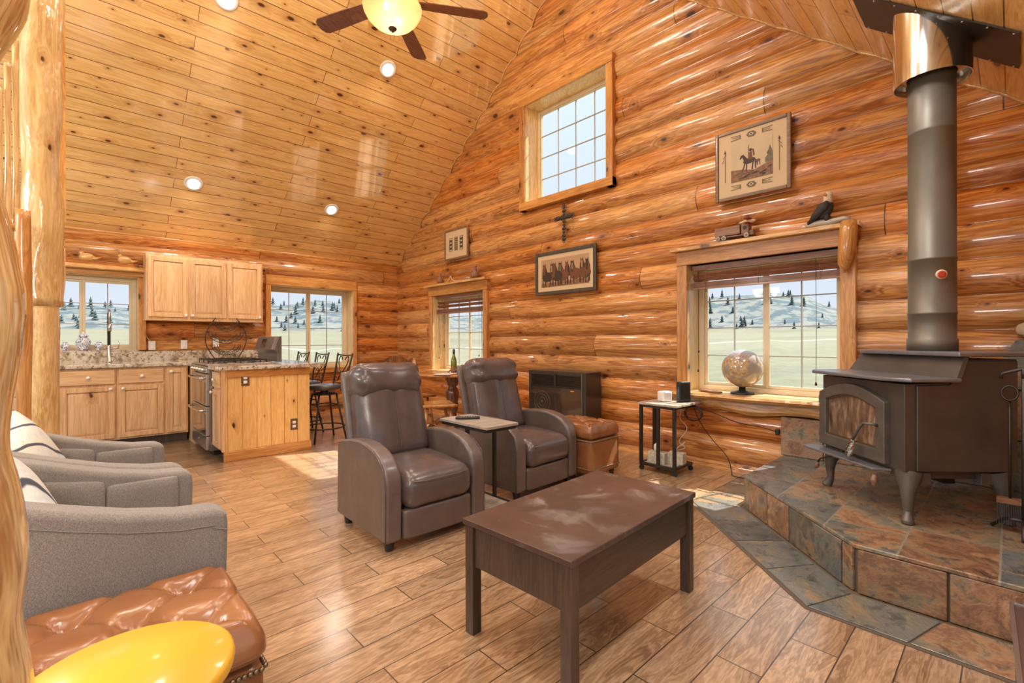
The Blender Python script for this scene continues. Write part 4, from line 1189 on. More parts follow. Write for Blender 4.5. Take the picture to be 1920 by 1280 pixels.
# ------------------------------------------------------------------ bar stools
def stool(label, loc, rz):
    r = thing('bar_stool', label, 'bar stool', loc, rz, 'wrought iron bar stools at the island')
    m = MB(); m.lathe([(.001,.585),(.17,.588),(.198,.600),(.205,.620),(.196,.638),(.15,.648),(.001,.652)], n=40); m.build('seat', M['blackplastic'] if False else leather('black_seat_leather', (.05,.048,.052), (.07,.068,.074), .3), r)
    m = MB(); m.cyl((0,0,.545), (0,0,.584), .045, 16); m.tube([(.13*math.cos(a), .13*math.sin(a), .54) for a in [2*PI*k/20 for k in range(20)]], .009, 8, closed=True); m.box(-.13,-.012,.532,.13,.012,.546); m.box(-.012,-.13,.532,.012,.13,.546); m.build('swivel', M['iron'], r)
    for sx in (-1, 1):
        for sy in (-1, 1):
            m = MB(); m.tube([(sx*.10, sy*.10, .54), (sx*.135, sy*.135, .30), (sx*.185, sy*.185, .001)], .011, 8); m.build('leg', M['iron'], r)
    m = MB(); m.tube([(.225*math.cos(a), .225*math.sin(a), .155) for a in [2*PI*k/28 for k in range(28)]], .008, 8, closed=True); m.build('foot_ring', M['iron'], r)
    m = MB()
    for s4 in range(4):
        a = PI/2*s4; R_4 = Matrix.Rotation(a, 3, 'Z'); m.tube([R_4 @ Vector(v) for v in ((.118,.118,.41), (-.118,.118,.41))], .006, 6)
    m.build('upper_brace', M['iron'], r)
    P = lambda x, t: Vector((x*(1+.22*t), .165+.085*t, .60+.40*t))      # back plane, t 0..1
    for sx in (-1, 1):
        m = MB(); m.tube([(sx*.165, .12, .585), P(sx*.165, .03), P(sx*.165, .5), P(sx*.168, 1.02)], .011, 8, sq=.7); m.build('back_post', M['iron'], r)
    m = MB(); m.tube([P(-.165, .97), P(0, .95), P(.165, .97)], .008, 8); m.tube([P(-.165, .15), P(0, .13), P(.165, .15)], .007, 8); m.build('back_rail', M['iron'], r)
    m = MB()
    for sx in (-1, 1):
        m.tube([P(sx*x_, t_) for x_, t_ in ((.03,.82),(.05,.90),(.09,.92),(.115,.84),(.10,.70),(.05,.52),(.0,.42),(-.03,.32),(-.06,.20))], .006, 6)
        m.tube([P(sx*x_, t_) for x_, t_ in ((.16,.70),(.12,.50),(.06,.42),(.0,.42))], .005, 6)
        m.tube([P(sx*x_, t_) for x_, t_ in ((.13,.18),(.15,.26),(.13,.32),(.10,.28))], .005, 6)
    m.build('scroll_work', M['iron'], r)
    return r
s0 = stool('iron bar stool with a scroll back, nearest the camera at the island end', (2.15, 5.50, 0), -PI/2)
dup(s0, (2.14, 6.17, 0), label='iron bar stool in the middle of the three at the island')
dup(s0, (2.13, 6.83, 0), label='iron bar stool farthest from the camera, against the kitchen window')

# ------------------------------------------------------------------ dining nook
r = thing('pub_table', 'round wooden table on a dark turned pedestal by the small window', 'table', (3.60, 4.97, 0))
m = MB(); m.lathe([(.001,.705),(.44,.705),(.455,.712),(.458,.725),(.45,.735),(.001,.735)], n=48); m.build('tabletop', M['pinec'], r)
m = MB(); m.lathe([(.085,.09),(.09,.14),(.06,.17),(.05,.22),(.075,.27),(.078,.285),(.068,.295),(.082,.31),(.068,.325),(.082,.34),(.068,.355),(.075,.37),(.085,.42),(.088,.48),(.07,.53),(.05,.56),(.075,.585),(.08,.62),(.10,.64),(.10,.69),(.12,.704)], n=28); m.build('pedestal', M['dkpine'], r)
for k in range(4):
    a = PI/4+k*PI/2; c, s_ = math.cos(a), math.sin(a); m = MB(); m.tube([(.06*c,.06*s_,.15), (.18*c,.18*s_,.11), (.30*c,.30*s_,.03)], [.045,.035,.028], 10); m.build('leg', M['dkpine'], r)
def dchair(label, loc, rz):
    r = thing('dining_chair', label, 'dining chair', loc, rz, 'pine dining chairs at the round table')
    m = MB(); m.rbox((0,0,.442), (.42,.40,.036), .017, 12, lambda p, h: Vector((p.x*(1-.10*(p.y/h.y)), p.y, p.z-(.008*(1-(p.x/h.x)**2) if p.z > 0 else 0)))); m.build('seat', M['pinec'], r)
    for sx in (-1, 1):
        for sy in (-1, 1):
            m = MB(); m.tube([(sx*.13, sy*.12, .425), (sx*.16, sy*.15, .25), (sx*.165, sy*.155, .22), (sx*.19, sy*.18, 0.001)], [.016,.023,.016,.014], 10); m.build('leg', M['pinec'], r)
    m = MB(); m.tube([(-.165,-.155,.17), (.165,-.155,.17)], .010, 8); m.tube([(-.165,.155,.17), (.165,.155,.17)], .010, 8); m.tube([(-.165,0,.20), (.165,0,.20)], .011, 8)
    for sx in (-1, 1): m.tube([(sx*.165,-.155,.20), (sx*.165,.155,.20)], .010, 8)
    m.build('stretcher', M['pinec'], r)
    for x in (-.155, -.05, .05, .155):
        m = MB(); m.tube([(x*.9, .165, .455), (x, .20, .62), (x*1.05, .24, .852)], [.012,.016,.012] if abs(x) > .1 else [.009,.012,.009], 8); m.build('spindle', M['pinec'], r)
    m = MB(); vs = []; n = 16
    for i in range(n+1):
        x = -.205+.41*i/n; y = .238-.03*(1-(x/.205)**2)+.03; zt = .965-.05*abs(x/.205)**3; zb = .85+.01*math.cos(x*30)
        vs += [(x, y-.012, zb), (x, y+.012, zb), (x, y+.024, zt), (x, y, zt)]
    fs = [(i*4+k, i*4+(k+1) % 4, (i+1)*4+(k+1) % 4, (i+1)*4+k) for i in range(n) for k in range(4)]+[(0,3,2,1), tuple(n*4+k for k in range(4))]
    m.add(vs, fs); m.build('crest_rail', M['dkpine'], r)
    return r
d0 = dchair('pine chair standing in front of the round table, nearer the recliners', (2.98, 4.42, 0), 1.15)
dup(d0, (3.22, 5.30, 0), 1.75, label='pine chair pushed up behind the round table near the log corner')
r = thing('wine_bottle', 'green wine bottle standing on the round table', 'bottle', (3.56, 4.88, .7355))
m = MB(); m.lathe([(.001,.0),(.036,.0),(.038,.006),(.038,.15),(.030,.19),(.016,.23),(.0135,.25),(.0135,.30),(.0155,.302),(.0155,.308),(.001,.308)], n=28); m.build('bottle_body', M['bottle'], r)
m = MB(); m.lathe([(.0145,.245),(.0148,.31),(.001,.3105)], n=20); m.build('foil', M['blackplastic'], r)
m = MB(); m.lathe([(.0385,.03),(.0385,.085)], n=28, cap=False); m.build('lower_label', M['pot'], r)
m = MB()
for k in range(26):
    a = rnd.uniform(0, 6.28); q = rnd.uniform(.052, .072); m.ell((q*math.cos(a), q*math.sin(a), rnd.uniform(.012, .045)), (.016,.016,.012), 8, 6)
o = m.build('potpourri_ring', M['pot']); o.location = (3.56, 4.88, .7355); tag(o, 'brown woven ring decoration around the foot of the wine bottle', 'decoration')
m = MB(); m.rbox((0,0,.008), (.30,.21,.014), .006, 8); o = m.build('magazine', M['paper']); o.location = (3.36, 4.76, .7358); o.rotation_euler = (0,0,.5); tag(o, 'white folded papers lying on the left of the round table', 'papers')
# ------------------------------------------------------------------ wall heater
r = thing('wall_heater', 'black cabinet gas heater standing against the log wall behind the right recliner', 'heater', (3.90, 3.87, 0), -PI/2)
w = .84
m = MB(); m.box(0, .0, .08, w, .265, .812); m.build('casing', plain('heater_brown_enamel', (.055,.043,.033), .28, .2, .2, 5), r, .008, 2)
m = MB()
for k in range(9): m.obox((w/2, -.004, .655+k*.0145), (w-.10, .014, .0035), (.5, 0, 0))
m.box(w/2-.014, -.012, .645, w/2+.014, -.001, .785); m.box(.04, -.008, .638, w-.04, -.001, .645)
m.build('louvre_grille', M['iron'], r)
m = MB(); m.box(.03, -.006, .10, w-.06, -.0005, .63); fp = m.build('front_panel', M['ovenglass'], r, .002, 1)
Rk = Matrix.Rotation(PI/2, 3, 'X')
m = MB()
for q in (.05, .085, .12): m.tube([(.22+q*math.cos(a), -.0065, .46+q*math.sin(a)) for a in [2*PI*k/30 for k in range(30)]], .0028, 5, closed=True)
m.lathe([(.001,0),(.018,0),(.014,.006),(.001,.008)], (.22, -.006, .46), 16, Rk); m.build('round_embossing', M['stove'], fp)
m = MB(); m.box(w-.055, -.010, .09, w-.040, .0, .80); m.build('side_trim', M['stovecast'], r)
m = MB(); m.box(w-.20, -.011, .60, w-.15, -.0065, .612); m.build('badge', M['chrome'], fp)
m = MB(); m.box(.04, .03, 0, w-.04, .24, .0795); m.build('plinth', M['blackplastic'], r)

# ------------------------------------------------------------------ rolling cart with the modem
r = thing('rolling_cart', 'narrow C-shaped rolling cart with a grey top under the big window', 'cart', (3.90, 2.09, 0))
m = MB(); m.box(-.225, -.19, .582, .215, .19, .60); m.build('tabletop', M['greywood'], r, .002, 1)
for x, y in ((-.205, .165), (-.205, -.0), (-.205, -.03+.19*0-.12), (.02, .165)):
    m = MB(); m.box(x-.0125, y-.0125, .072, x+.0125, y+.0125, .5605); m.build('post', M['iron'], r)
m = MB()
for x in (-.205, .09): m.box(x-.0125, -.16, .048, x+.0125, .178, .071)
for y in (-.147, .165): m.box(-.192, y-.0125, .048, .077, y+.0125, .071)
m.build('base_frame', M['iron'], r)
m = MB()
m.box(-.2175, -.140, .5612, -.1925, .160, .5813)
for y in (-.147, .165): m.box(-.2175, y-.0125, .561, .17, y+.0125, .5815)
m.build('top_frame', M['iron'], r)
m = MB(); m.box(-.192, -.134, .052, .077, .152, .068); m.build('lower_shelf', M['greywood'], r)
for x in (-.2, .085):
    for y in (-.15, .165):
        m = MB(); m.cyl((x-.010, y, .022), (x+.010, y, .022), .022, 14); m.build('caster', M['blackplastic'], r, .002, 1)
        m = MB(); m.box(x-.012, y-.01, .0443, x+.012, y+.01, .0478); m.build('caster_mount', M['iron'], r)
r = thing('modem', 'upright black modem on the rolling cart', 'modem', (3.955, 1.99, .6005), -.45)
m = MB(); m.rbox((0,0,.092), (.115,.055,.180), .008, 8); b = m.build('case', M['blackplastic'], r)
m = MB()
for k in range(6): m.box(-.060, -.008, .04+.018*k, -.0565, -.004, .046+.018*k)
m.build('indicator_lights', M['munt'], b)
m = MB(); m.box(-.05, -.03, 0, .05, .03, .0045); m.build('foot', M['blackplastic'], r)
m = MB(); m.rbox((0,0,.047), (.10,.09,.092), .014, 10); o = m.build('smart_speaker', M['whitep']); o.location = (3.88, 2.13, .6005); o.rotation_euler = (0,0,-.4); tag(o, 'small white plastic cube beside the black modem', 'device')
for i, (x, y, rz, lab) in enumerate(((3.78, 2.13, .1, 'pale floral tissue box on the cart shelf with a tissue pulled up'), (3.865, 2.03, .15, 'pale floral tissue box nearer the camera on the cart shelf'))):
    r = thing('tissue_box', lab, 'tissue box', (x, y, .0685), rz, 'tissue boxes on the cart')
    m = MB(); m.box(-.05, -.09 if i else -.07, .0, .05, .05 if i else .09, .095); m.build('box', M['tissue'], r, .002, 1)
    if not i:
        m = MB(); m.tube([(0,.02,.0955), (.004,.02,.125), (-.006,.024,.155), (.012,.02,.175)], [.022,.030,.020,.003], 9); m.build('tissue', M['paper'], r)
def cord(name, pts, lab, mat='cable', rr=.004, n=8):
    P = [Vector(p) for p in pts]; out = []
    for i in range(len(P)-1):
        a, b, c, d = P[max(0,i-1)], P[i], P[i+1], P[min(len(P)-1,i+2)]
        for k in range(n):
            t = k/n; out.append(.5*((2*b)+(c-a)*t+(2*a-5*b+4*c-d)*t*t+(-a+3*b-3*c+d)*t**3))
    out.append(P[-1]); m = MB(); m.tube(out, rr, 6); return tag(m.build(name, M[mat]), lab, 'cable')
cord('wall_cable', [(3.98, 1.96, .565), (4.05, 1.90, .55), (4.135, 1.78, .50), (4.145, 1.60, .445), (4.145, 1.42, .43), (4.145, 1.33, .415), (4.15, 1.305, .41)], 'black cable sagging along the logs from the cart to a wall jack')
cord('floor_cable', [(4.0, 1.92, .56), (4.05, 1.88, .42), (4.10, 1.80, .28), (4.08, 1.66, .15), (4.07, 1.62, .03), (4.05, 1.60, .006), (4.03, 1.50, .013), (4.06, 1.38, .013), (4.10, 1.32, .013)], 'black cable dropping from the cart to the floor by the hearth')
cord('white_cables', [(3.97, 2.00, .56), (3.95, 2.02, .46), (4.0, 1.98, .36), (3.955, 2.03, .25), (3.985, 1.99, .19), (3.93, 2.05, .17), (4.0, 2.0, .24), (3.97, 2.02, .20)], 'tangled white cables hanging under the rolling cart', 'whitecable', .003)
pts = [(4.02+.02*math.cos(k*.9), 1.93+.075*math.cos(k*.7), .50+.065*math.sin(k*.7)) for k in range(28)]
cord('coiled_cable', pts, 'coil of black cable hanging below the cart top', 'cable', .0035, 4)
r = thing('wall_jack', 'small black cable jack on the log beside the stone tiles', 'wall jack', (4.165, 1.295, .405), -PI/2)
m = MB(); m.rbox((0,0,0), (.03,.03,.05), .006, 5); m.build('plug', M['blackplastic'], r)

# globe
r = thing('globe', 'globe on a dark round base standing on the big window sill', 'globe', (4.265, 1.605, .6805))
m = MB(); m.ell((0,0,.222), (.166,)*3, 48, 32); m.build('sphere', M['globe'], r)
m = MB(); m.lathe([(.001,0),(.098,0),(.095,.010),(.06,.022),(.03,.030),(.026,.058),(.001,.060)], n=36); m.build('base', M['blackplastic'], r)
m = MB(); m.rbox((0,0,.009), (.20,.07,.016), .007, 8, lambda p, h: p+Vector((0,0,.004*math.sin(p.x*20)))); o = m.build('driftwood', M['carv']); o.location = (4.20, 1.86, .6805); o.rotation_euler = (0,0,1.45); tag(o, 'flat piece of dark driftwood on the big window sill left of the globe', 'driftwood')

# ------------------------------------------------------------------ blinds
def blind(label, y1, ztop, W, drop, slats, stack):
    r = thing('window_blind', label, 'blind', (XG+.015, y1, ztop), -PI/2, 'raised mahogany slat blinds')
    m = MB(); m.box(.012, .02, -.048, W-.012, .075, -.004); m.build('valance', M['blind'], r, .003, 1)
    z = -.058
    for k in range(slats):
        z -= drop; m = MB(); m.obox((W/2, .048, z), (W-.03, .05, .003), (-.85, 0, 0)); m.build('slat', M['blind'], r)
    z -= drop*.9
    m = MB()
    for k in range(stack): m.obox((W/2+rnd.uniform(-.001,.001), .048+rnd.uniform(-.002,.002), z-.0055*k), (W-.03, .052, .0032), (0,0,0))
    m.box(.014, .024, z-.0055*stack-.016, W-.014, .074, z-.0055*stack-.001); m.build('slat_stack', M['blind'], r)
    m = MB()
    for x in (.12*W, .5*W, .88*W):
        m.tube([(x, .018, -.06), (x, .018, z-.0055*stack-.016)], .0018, 5); m.tube([(x, .079, -.06), (x, .079, z-.0055*stack-.016)], .0018, 5)
    m.build('ladder_cord', M['carv'], r)
    if W > 1.2 or True:
        m = MB(); x = W-.17; zb = -1.02 if ztop < 1.85 else -.9
        m.tube([(x, .014, -.06), (x+.004, .012, zb*.6), (x, .014, zb)], .0020, 5); m.lathe([(.002,.0),(.007,-.012),(.009,-.03),(.003,-.035)], (x, .014, zb), 10)
        for x, zz in ((.07, -.78), (.065, -.96)): m.tube([(x, .030, -.06), (x, .030, zz)], .0016, 5); m.lathe([(.002,.0),(.006,-.012),(.008,-.028),(.003,-.032)], (x, .030, zz), 10)
        m.build('pull_cord', M['dark1'], r)
blind('mahogany slat blind raised to the top of the big window', BW[1], BW[3], BW[1]-BW[0], .036, 2, 8)
blind('mahogany slat blind raised to the top of the small window', SW[1], SW[3], SW[1]-SW[0], .055, 2, 10)

# driftwood end piece at the right of the big window head
m = MB(); vs = []
m.tube([(4.10, .80, 2.0), (4.085, .80, 1.93), (4.08, .81, 1.80), (4.085, .825, 1.70), (4.10, .83, 1.64)], [.052, .058, .055, .042, .014], 14)
tag(m.build('carved_bracket', M['trim_z']), 'tapered live-edge wood bracket at the right end of the big window head', 'bracket')

# ------------------------------------------------------------------ pictures
def frame(name, label, yc, zc, w, h, fw, fmat, mw, group=None, cat='picture'):
    r = thing(name, label, cat, (XG-.032, yc, zc), -PI/2)
    m = MB(); a, b = w/2, h/2
    for x0, z0, x1, z1 in ((-a,-b,-a+fw,b), (a-fw,-b,a,b), (-a+fw,-b,a-fw,-b+fw), (-a+fw,b-fw,a-fw,b)): m.box(x0, -.014, z0, x1, .012, z1)
    m.build('frame', M[fmat], r, .005, 2)
    m = MB(); m.box(-a+fw, -.004, -b+fw, a-fw, .008, b-fw); m.build('mat_board', M[mw], r)
    return r
class Art:
    def __init__(s): s.m = MB(); s.k = 0
    def poly(s, pts, mi, lift=0):
        s.k += 1; y = -.0062-.00004*s.k; s.m.mi = mi; n = len(pts)
        s.m.add([(x, y, z) for x, z in pts], [tuple(range(n))]); return s
    def disc(s, x, z, rx, rz_, mi, rot=0, n=14):
        c, q = math.cos(rot), math.sin(rot)
        return s.poly([(x+rx*math.cos(t)*c-rz_*math.sin(t)*q, z+rx*math.cos(t)*q+rz_*math.sin(t)*c) for t in [2*PI*k/n for k in range(n)]], mi)
    def line(s, x0, z0, x1, z1, w, mi):
        d = Vector((x1-x0, z1-z0)); d.normalize(); n = Vector((-d.y, d.x))*w/2
        return s.poly([(x0+n.x, z0+n.y), (x1+n.x, z1+n.y), (x1-n.x, z1-n.y), (x0-n.x, z0-n.y)], mi)
# a band of horses
r = frame('horse_picture', 'wide dark framed print of brown horses standing side by side', 3.545, 1.955, .915, .515, .042, 'darkframe', 'cream', None)
A = Art(); a, b = .36, .165
A.poly([(-a,-b),(a,-b),(a,b),(-a,b)], 0); A.poly([(-a,-b),(a,-b),(a,-b+.06),(-a,-b+.05)], 1)
for i, (x, s_, mi, fl) in enumerate([(.26,1.05,2,1),(.33,1.0,3,-1),(.12,1.1,3,1),(.04,1.0,2,-1),(-.06,1.1,3,1),(-.15,1.05,2,1),(-.19,.95,3,-1),(-.31,1.0,2,1)]):
    zt = .09 if i > 0 else .10
    A.disc(x+fl*.045*s_, -.045, .075*s_, .060*s_, mi)                       # body
    A.poly([(x-.035*s_, -.06), (x-.026*s_, zt-.03), (x+.02*s_, zt), (x+.045*s_, zt-.06), (x+.05*s_, -.06)], mi)   # neck
    A.poly([(x-.022*s_, zt+.012), (x+.022*s_, zt+.012), (x+.012*s_, zt-.10), (x, zt-.115), (x-.012*s_, zt-.10)], 2 if mi == 3 else 3)
    A.poly([(x-.020*s_, zt+.01), (x-.016*s_, zt+.035), (x-.008*s_, zt+.01)], 2); A.poly([(x+.020*s_, zt+.01), (x+.016*s_, zt+.035), (x+.008*s_, zt+.01)], 2)
    if i % 2 == 0: A.poly([(x-.004, zt-.005), (x+.004, zt-.005), (x+.004, zt-.08), (x-.004, zt-.08)], 4)
    for lx in (-.018, .018): A.line(x+lx*s_, -.07, x+lx*s_*1.1, -.155, .013, 2)
    A.line(x+fl*.10*s_, -.07, x+fl*.10*s_, -.145, .012, 2)
A.m.build('print', [M['tan'], M['earth'], M['dark1'], M['mid1'], M['cream']], r)
# rider on a horse
r = frame('rider_picture', 'square framed print of a rider on horseback with feather and diamond border motifs', 1.49, 2.66, .60, .60, .030, 'oakframe', 'cream', None)
A = Art(); A.poly([(-.165,-.155),(.165,-.155),(.165,.185),(-.165,.185)], 0)
A.poly([(-.165,-.155),(.165,-.155),(.165,-.03),(.10,-.06),(.02,-.085),(-.08,-.06),(-.165,-.05)], 1)
for k in range(26): A.disc(rnd.uniform(-.15,.15), rnd.uniform(-.145,-.08), rnd.uniform(.008,.028), rnd.uniform(.003,.008), rnd.choice((2,3,4)), .2)
A.poly([(.11,-.05),(.165,-.04),(.165,.03),(.145,.09),(.135,.05),(.12,.03),(.128,.01),(.11,-.01)], 4)
A.disc(-.015, .0, .050, .024, 2, .1); A.poly([(-.055,-.005),(-.075,.055),(-.062,.062),(-.03,.02)], 2); A.poly([(-.083,.056),(-.062,.064),(-.058,.050),(-.088,.026),(-.094,.030)], 2)
for x0, x1, z1 in ((-.05,-.068,-.075),(-.035,-.04,-.085),(.015,.008,-.08),(.03,.036,-.075)): A.line(x0, -.01, x1, z1, .010, 2)
A.line(.035, .0, .05, -.05, .008, 2)
A.poly([(-.025,.012),(-.02,.07),(.005,.075),(.012,.01)], 3); A.disc(-.006, .088, .011, .013, 2); A.poly([(-.002,.098),(.022,.088),(.028,.04),(.018,.03),(.010,.08)], 3); A.line(-.02, .03, -.02, .135, .004, 2)
A.disc(.055, -.015, .018, .012, 3); A.line(.05,-.02,.048,-.055,.006,3); A.line(.065,-.02,.068,-.055,.006,3)
for z in (.222, -.200):
    A.poly([(-.04,z),(-.02,z+.022),(.02,z+.022),(.04,z),(.02,z-.022),(-.02,z-.022)], 4); A.poly([(-.022,z),(0,z+.014),(.022,z),(0,z-.014)], 5); A.disc(0, z, .007, .007, 2)
    for sx in (-1, 1):
        A.poly([(sx*.085,z+.018),(sx*.092,z+.018),(sx*.092,z-.018),(sx*.085,z-.018)], 4); A.line(sx*.09, z+.012, sx*.165, z+.018, .005, 4); A.line(sx*.09, z-.012, sx*.165, z-.018, .005, 4); A.line(sx*.09, z, sx*.15, z, .004, 4)
for sx in (-1, 1):
    A.line(sx*.215, -.14, sx*.215, .11, .004, 3); A.poly([(sx*.215-.008,.11),(sx*.215+.008,.11),(sx*.215,.145)], 2)
    A.line(sx*.205, .10, sx*.235, .07, .004, 3); A.line(sx*.225, .06, sx*.238, .035, .005, 4)
A.m.build('print', [M['sky1'], M['earth'], M['dark1'], M['mid1'], M['mid2'], M['cream']], r)
# three small panels in one frame
r = frame('panel_picture', 'small brown framed picture holding three narrow patterned panels', 5.64, 2.595, .58, .455, .028, 'oakframe', 'cream', None)
A = Art()
for k, x in enumerate((-.13, 0, .13)):
    A.poly([(x-.042,-.10),(x+.042,-.10),(x+.042,.10),(x-.042,.10)], 0)
    for i in range(7):
        z = -.085+i*.028
        if k == 1: A.line(x-.036, z, x+.036, z+.012, .006, 1); A.line(x-.036, z+.012, x+.036, z, .004, 2)
        else: A.disc(x, z, .026 if i % 3 else .034, .008, 1 if i % 2 else 2); 
A.m.build('print', [M['mid2'], M['dark1'], M['cream']], r)
# iron cross
r = thing('wall_cross', 'ornate dark iron cross hung above the horse picture', 'cross', (XG-.035, 3.548, 2.52), -PI/2)
m = MB()
def bar(x0, z0, x1, z1):
    n = 9
    for k in range(n+1):
        t = k/n; x, z = x0+(x1-x0)*t, z0+(z1-z0)*t; w_ = .024+.008*math.sin(k*2.6)
        m.ell((x, 0, z), (w_ if x0 == x1 else .020, .010, .020 if x0 == x1 else w_), 8, 6)
bar(0, -.195, 0, .175); bar(-.105, .06, .105, .06)
m.build('cross_body', M['iron'], r)
m = MB()
for cx, cz in ((0,.19), (0,-.205), (-.122,.06), (.122,.06)):
    for k in range(3):
        a = k*2*PI/3+math.atan2(cz-.06*0, cx+.0001); m.tube([(cx+.020*math.cos(a)+.013*math.cos(t), -.002, cz+.020*math.sin(a)+.013*math.sin(t)) for t in [2*PI*j/10 for j in range(10)]], .004, 5, closed=True)
m.build('scroll_ends', M['iron'], r)

# ------------------------------------------------------------------ things on the window shelves
r = thing('eagle_figurine', 'bald eagle figurine perched on driftwood at the right end of the big window shelf', 'figurine', (4.12, .945, 2.001), -PI/2)
r.scale = (1.22, 1.22, 1.15)
m = MB(); m.tube([(-.11,0,.018), (-.05,.005,.024), (.02,0,.022), (.09,-.005,.030), (.125,0,.026)], [.016,.023,.02,.017,.008], 12); m.build('driftwood_base', M['greywood'], r)
m = MB(); Rb = Matrix.Rotation(.42, 3, 'Y')
m.ell((-.005,0,.105), (.040,.036,.062), 18, 12, Rb)
for sy in (-1, 1): m.tube([(.020, sy*.030, .145), (-.01, sy*.038, .115), (-.05, sy*.030, .07), (-.095, sy*.012, .022)], [.018,.030,.022,.006], 10, sq=.6)
m.tube([(-.04,0,.075), (-.075,0,.045), (-.10,0,.03)], [.028,.020,.010], 10, sq=.5); m.ell((.005,.014,.055), (.016,.013,.026), 10, 8); m.ell((.005,-.014,.055), (.016,.013,.026), 10, 8)
m.build('body', M['feather'], r)
m = MB(); m.tube([(.008,0,.145), (.010,0,.170), (.008,0,.198), (.012,0,.214)], [.027,.025,.022,.010], 14); m.ell((.012,0,.20), (.024,.020,.021), 14, 10); m.build('head', M['bone'], r)
m = MB(); m.tube([(-.004,-.012,.202), (.004,-.030,.198), (.006,-.036,.188)], [.009,.007,.002], 8); m.build('beak', M['orange'], r)
r = thing('toy_truck', 'wooden toy truck with a box body on the big window shelf', 'toy', (4.12, 1.60, 2.001), -PI/2)
m = MB(); m.box(-.155, -.032, .024, .10, .032, .034); m.build('chassis', M['truck'], r)
m = MB(); m.box(-.165, -.036, .042, .045, .036, .115); m.box(-.14,-.02,.0345,.02,.02,.0418); m.build('cargo_box', M['truck'], r, .002, 1)
m = MB(); m.box(.055, -.034, .0345, .115, .034, .118); m.build('cab', M['truck'], r, .003, 1)
m = MB(); m.cyl((.085,-.0345,.085), (.085,-.0365,.085), .016, 16); m.build('cab_window', M['dark1'], r)
m = MB(); m.box(.1155, -.026, .02, .150, .026, .062); m.build('hood', M['truck'], r, .003, 1)
for x in (-.135, -.085, .10):
    for sy in (-1, 1):
        m = MB(); m.cyl((x, sy*.033, .021), (x, sy*.046, .021), .0205, 18); wl = m.build('wheel', M['greywood'], r, .002, 1)
        m = MB(); m.cyl((x, sy*.046, .021), (x, sy*.048, .021), .010, 12); m.build('hub', M['truck'], wl)
r = thing('toy_airplane', 'small red and cream toy aeroplane resting on the toy truck cab', 'toy', (4.12, 1.515, 2.120), -PI/2)
m = MB(); m.tube([(-.07,0,.016), (-.02,0,.020), (.05,0,.020), (.075,0,.020)], [.006,.014,.016,.008], 10); m.build('fuselage', M['cream'], r)
m = MB(); m.box(-.0, -.075, .037, .045, .075, .042); m.box(.0, -.07, .0, .04, .07, .004); m.box(-.078,-.03,.018,-.055,.03,.022); m.build('wings', M['red'], r, .001, 1)
m = MB(); m.cyl((.078,0,.02), (.084,0,.02), .005, 8); m.obox((.085,0,.02), (.002,.05,.006), (.6,0,0)); m.build('propeller', M['truck'], r)
def pot(label, y, s, k):
    r = thing('clay_vase', label, 'vase', (4.11, y, 2.026), 0, 'clay vases above the small window')
    m = MB(); m.lathe([(.035*s,0),(.050*s,.012*s),(.058*s,.04*s),(.045*s,.075*s),(.024*s,.10*s),(.020*s,.13*s),(.026*s,.155*s),(.022*s,.157*s),(.016*s,.13*s)], n=26); m.build('body', M['pot'], r)
    if k: 
        m = MB(); m.tube([(0,-.024*s,.11*s), (0,-.055*s,.10*s), (0,-.060*s,.07*s), (0,-.050*s,.05*s)], .006*s, 8); m.build('handle', M['pot'], r)
pot('brown clay vase at the left end of the small window head', 5.98, 1.0, 1)
pot('larger brown clay vase at the right end of the small window head', 5.13, 1.12, 1)
cord('antler', [(4.12, 5.84, 2.033), (4.11, 5.76, 2.05), (4.10, 5.70, 2.11), (4.11, 5.67, 2.06), (4.12, 5.60, 2.033), (4.12, 5.50, 2.033)], 'curved pale antler piece between the two clay vases', 'bone', .008)['category'] = 'antler'
m = MB(); m.tube([(4.13, 5.45, 2.045), (4.13, 5.32, 2.050), (4.12, 5.24, 2.045)], [.012,.018,.010], 10); tag(m.build('driftwood_stick', M['greywood']), 'short grey driftwood stick beside the larger clay vase', 'driftwood')

# ------------------------------------------------------------------ wood stove (local: x to the far left, -y into the corner)
sx0 = .667; SO = (3.02, .355, .225)
r = thing('wood_stove', 'black cast iron and steel wood stove with a glass door on the slate hearth', 'wood stove', SO, PI/4)
side = [(0,.262),(-.545,.262),(-.545,.825),(-.272,.825),(-.212,.710),(0,.702)]
m = MB(); m.prism(side[::-1], .012, sx0-.012, 'x'); m.build('firebox', M['stove'], r, .004, 2)
m = MB()
for x in (.004, sx0-.0115):
    m.prism([(y*1., z) for y, z in ((-.055,.266),(-.54,.266),(-.54,.818),(-.276,.818),(-.216,.700),(-.055,.694))][::-1], x-.002, x+.0075, 'x')
m.build('side_shield', M['stove'], r, .003, 1)
m = MB(); m.prism([(-.05,.085),(.06,.085+.0),(sx0-.04,.085),(sx0+.055,.02),(sx0+.055,-.222),(-.055,-.222),(-.055,.02)][1:]+[(.03,.085)][:0], .715, .735, 'z'); m.build('cooktop_ledge', M['stovetop'], r, .006, 2)
m = MB(); vs = [(-.045,-.205,.7355),(sx0+.045,-.205,.7355),(sx0+.02,-.262,.838),(-.02,-.262,.838),(-.045,-.228,.7355),(sx0+.045,-.228,.7355),(sx0+.02,-.285,.838),(-.02,-.285,.838)]
m.add(vs, [(0,1,2,3),(4,7,6,5),(0,4,5,1),(3,2,6,7),(0,3,7,4),(1,5,6,2)]); m.build('sloped_riser', M['stove'], r)
m = MB(); m.prism([(-.035,-.225),(sx0-.02,-.225),(sx0+.035,-.27),(sx0+.035,-.57),(-.035,-.57)][::-1], .8385, .862, 'z'); m.build('top_plate', M['stovetop'], r, .006, 2)
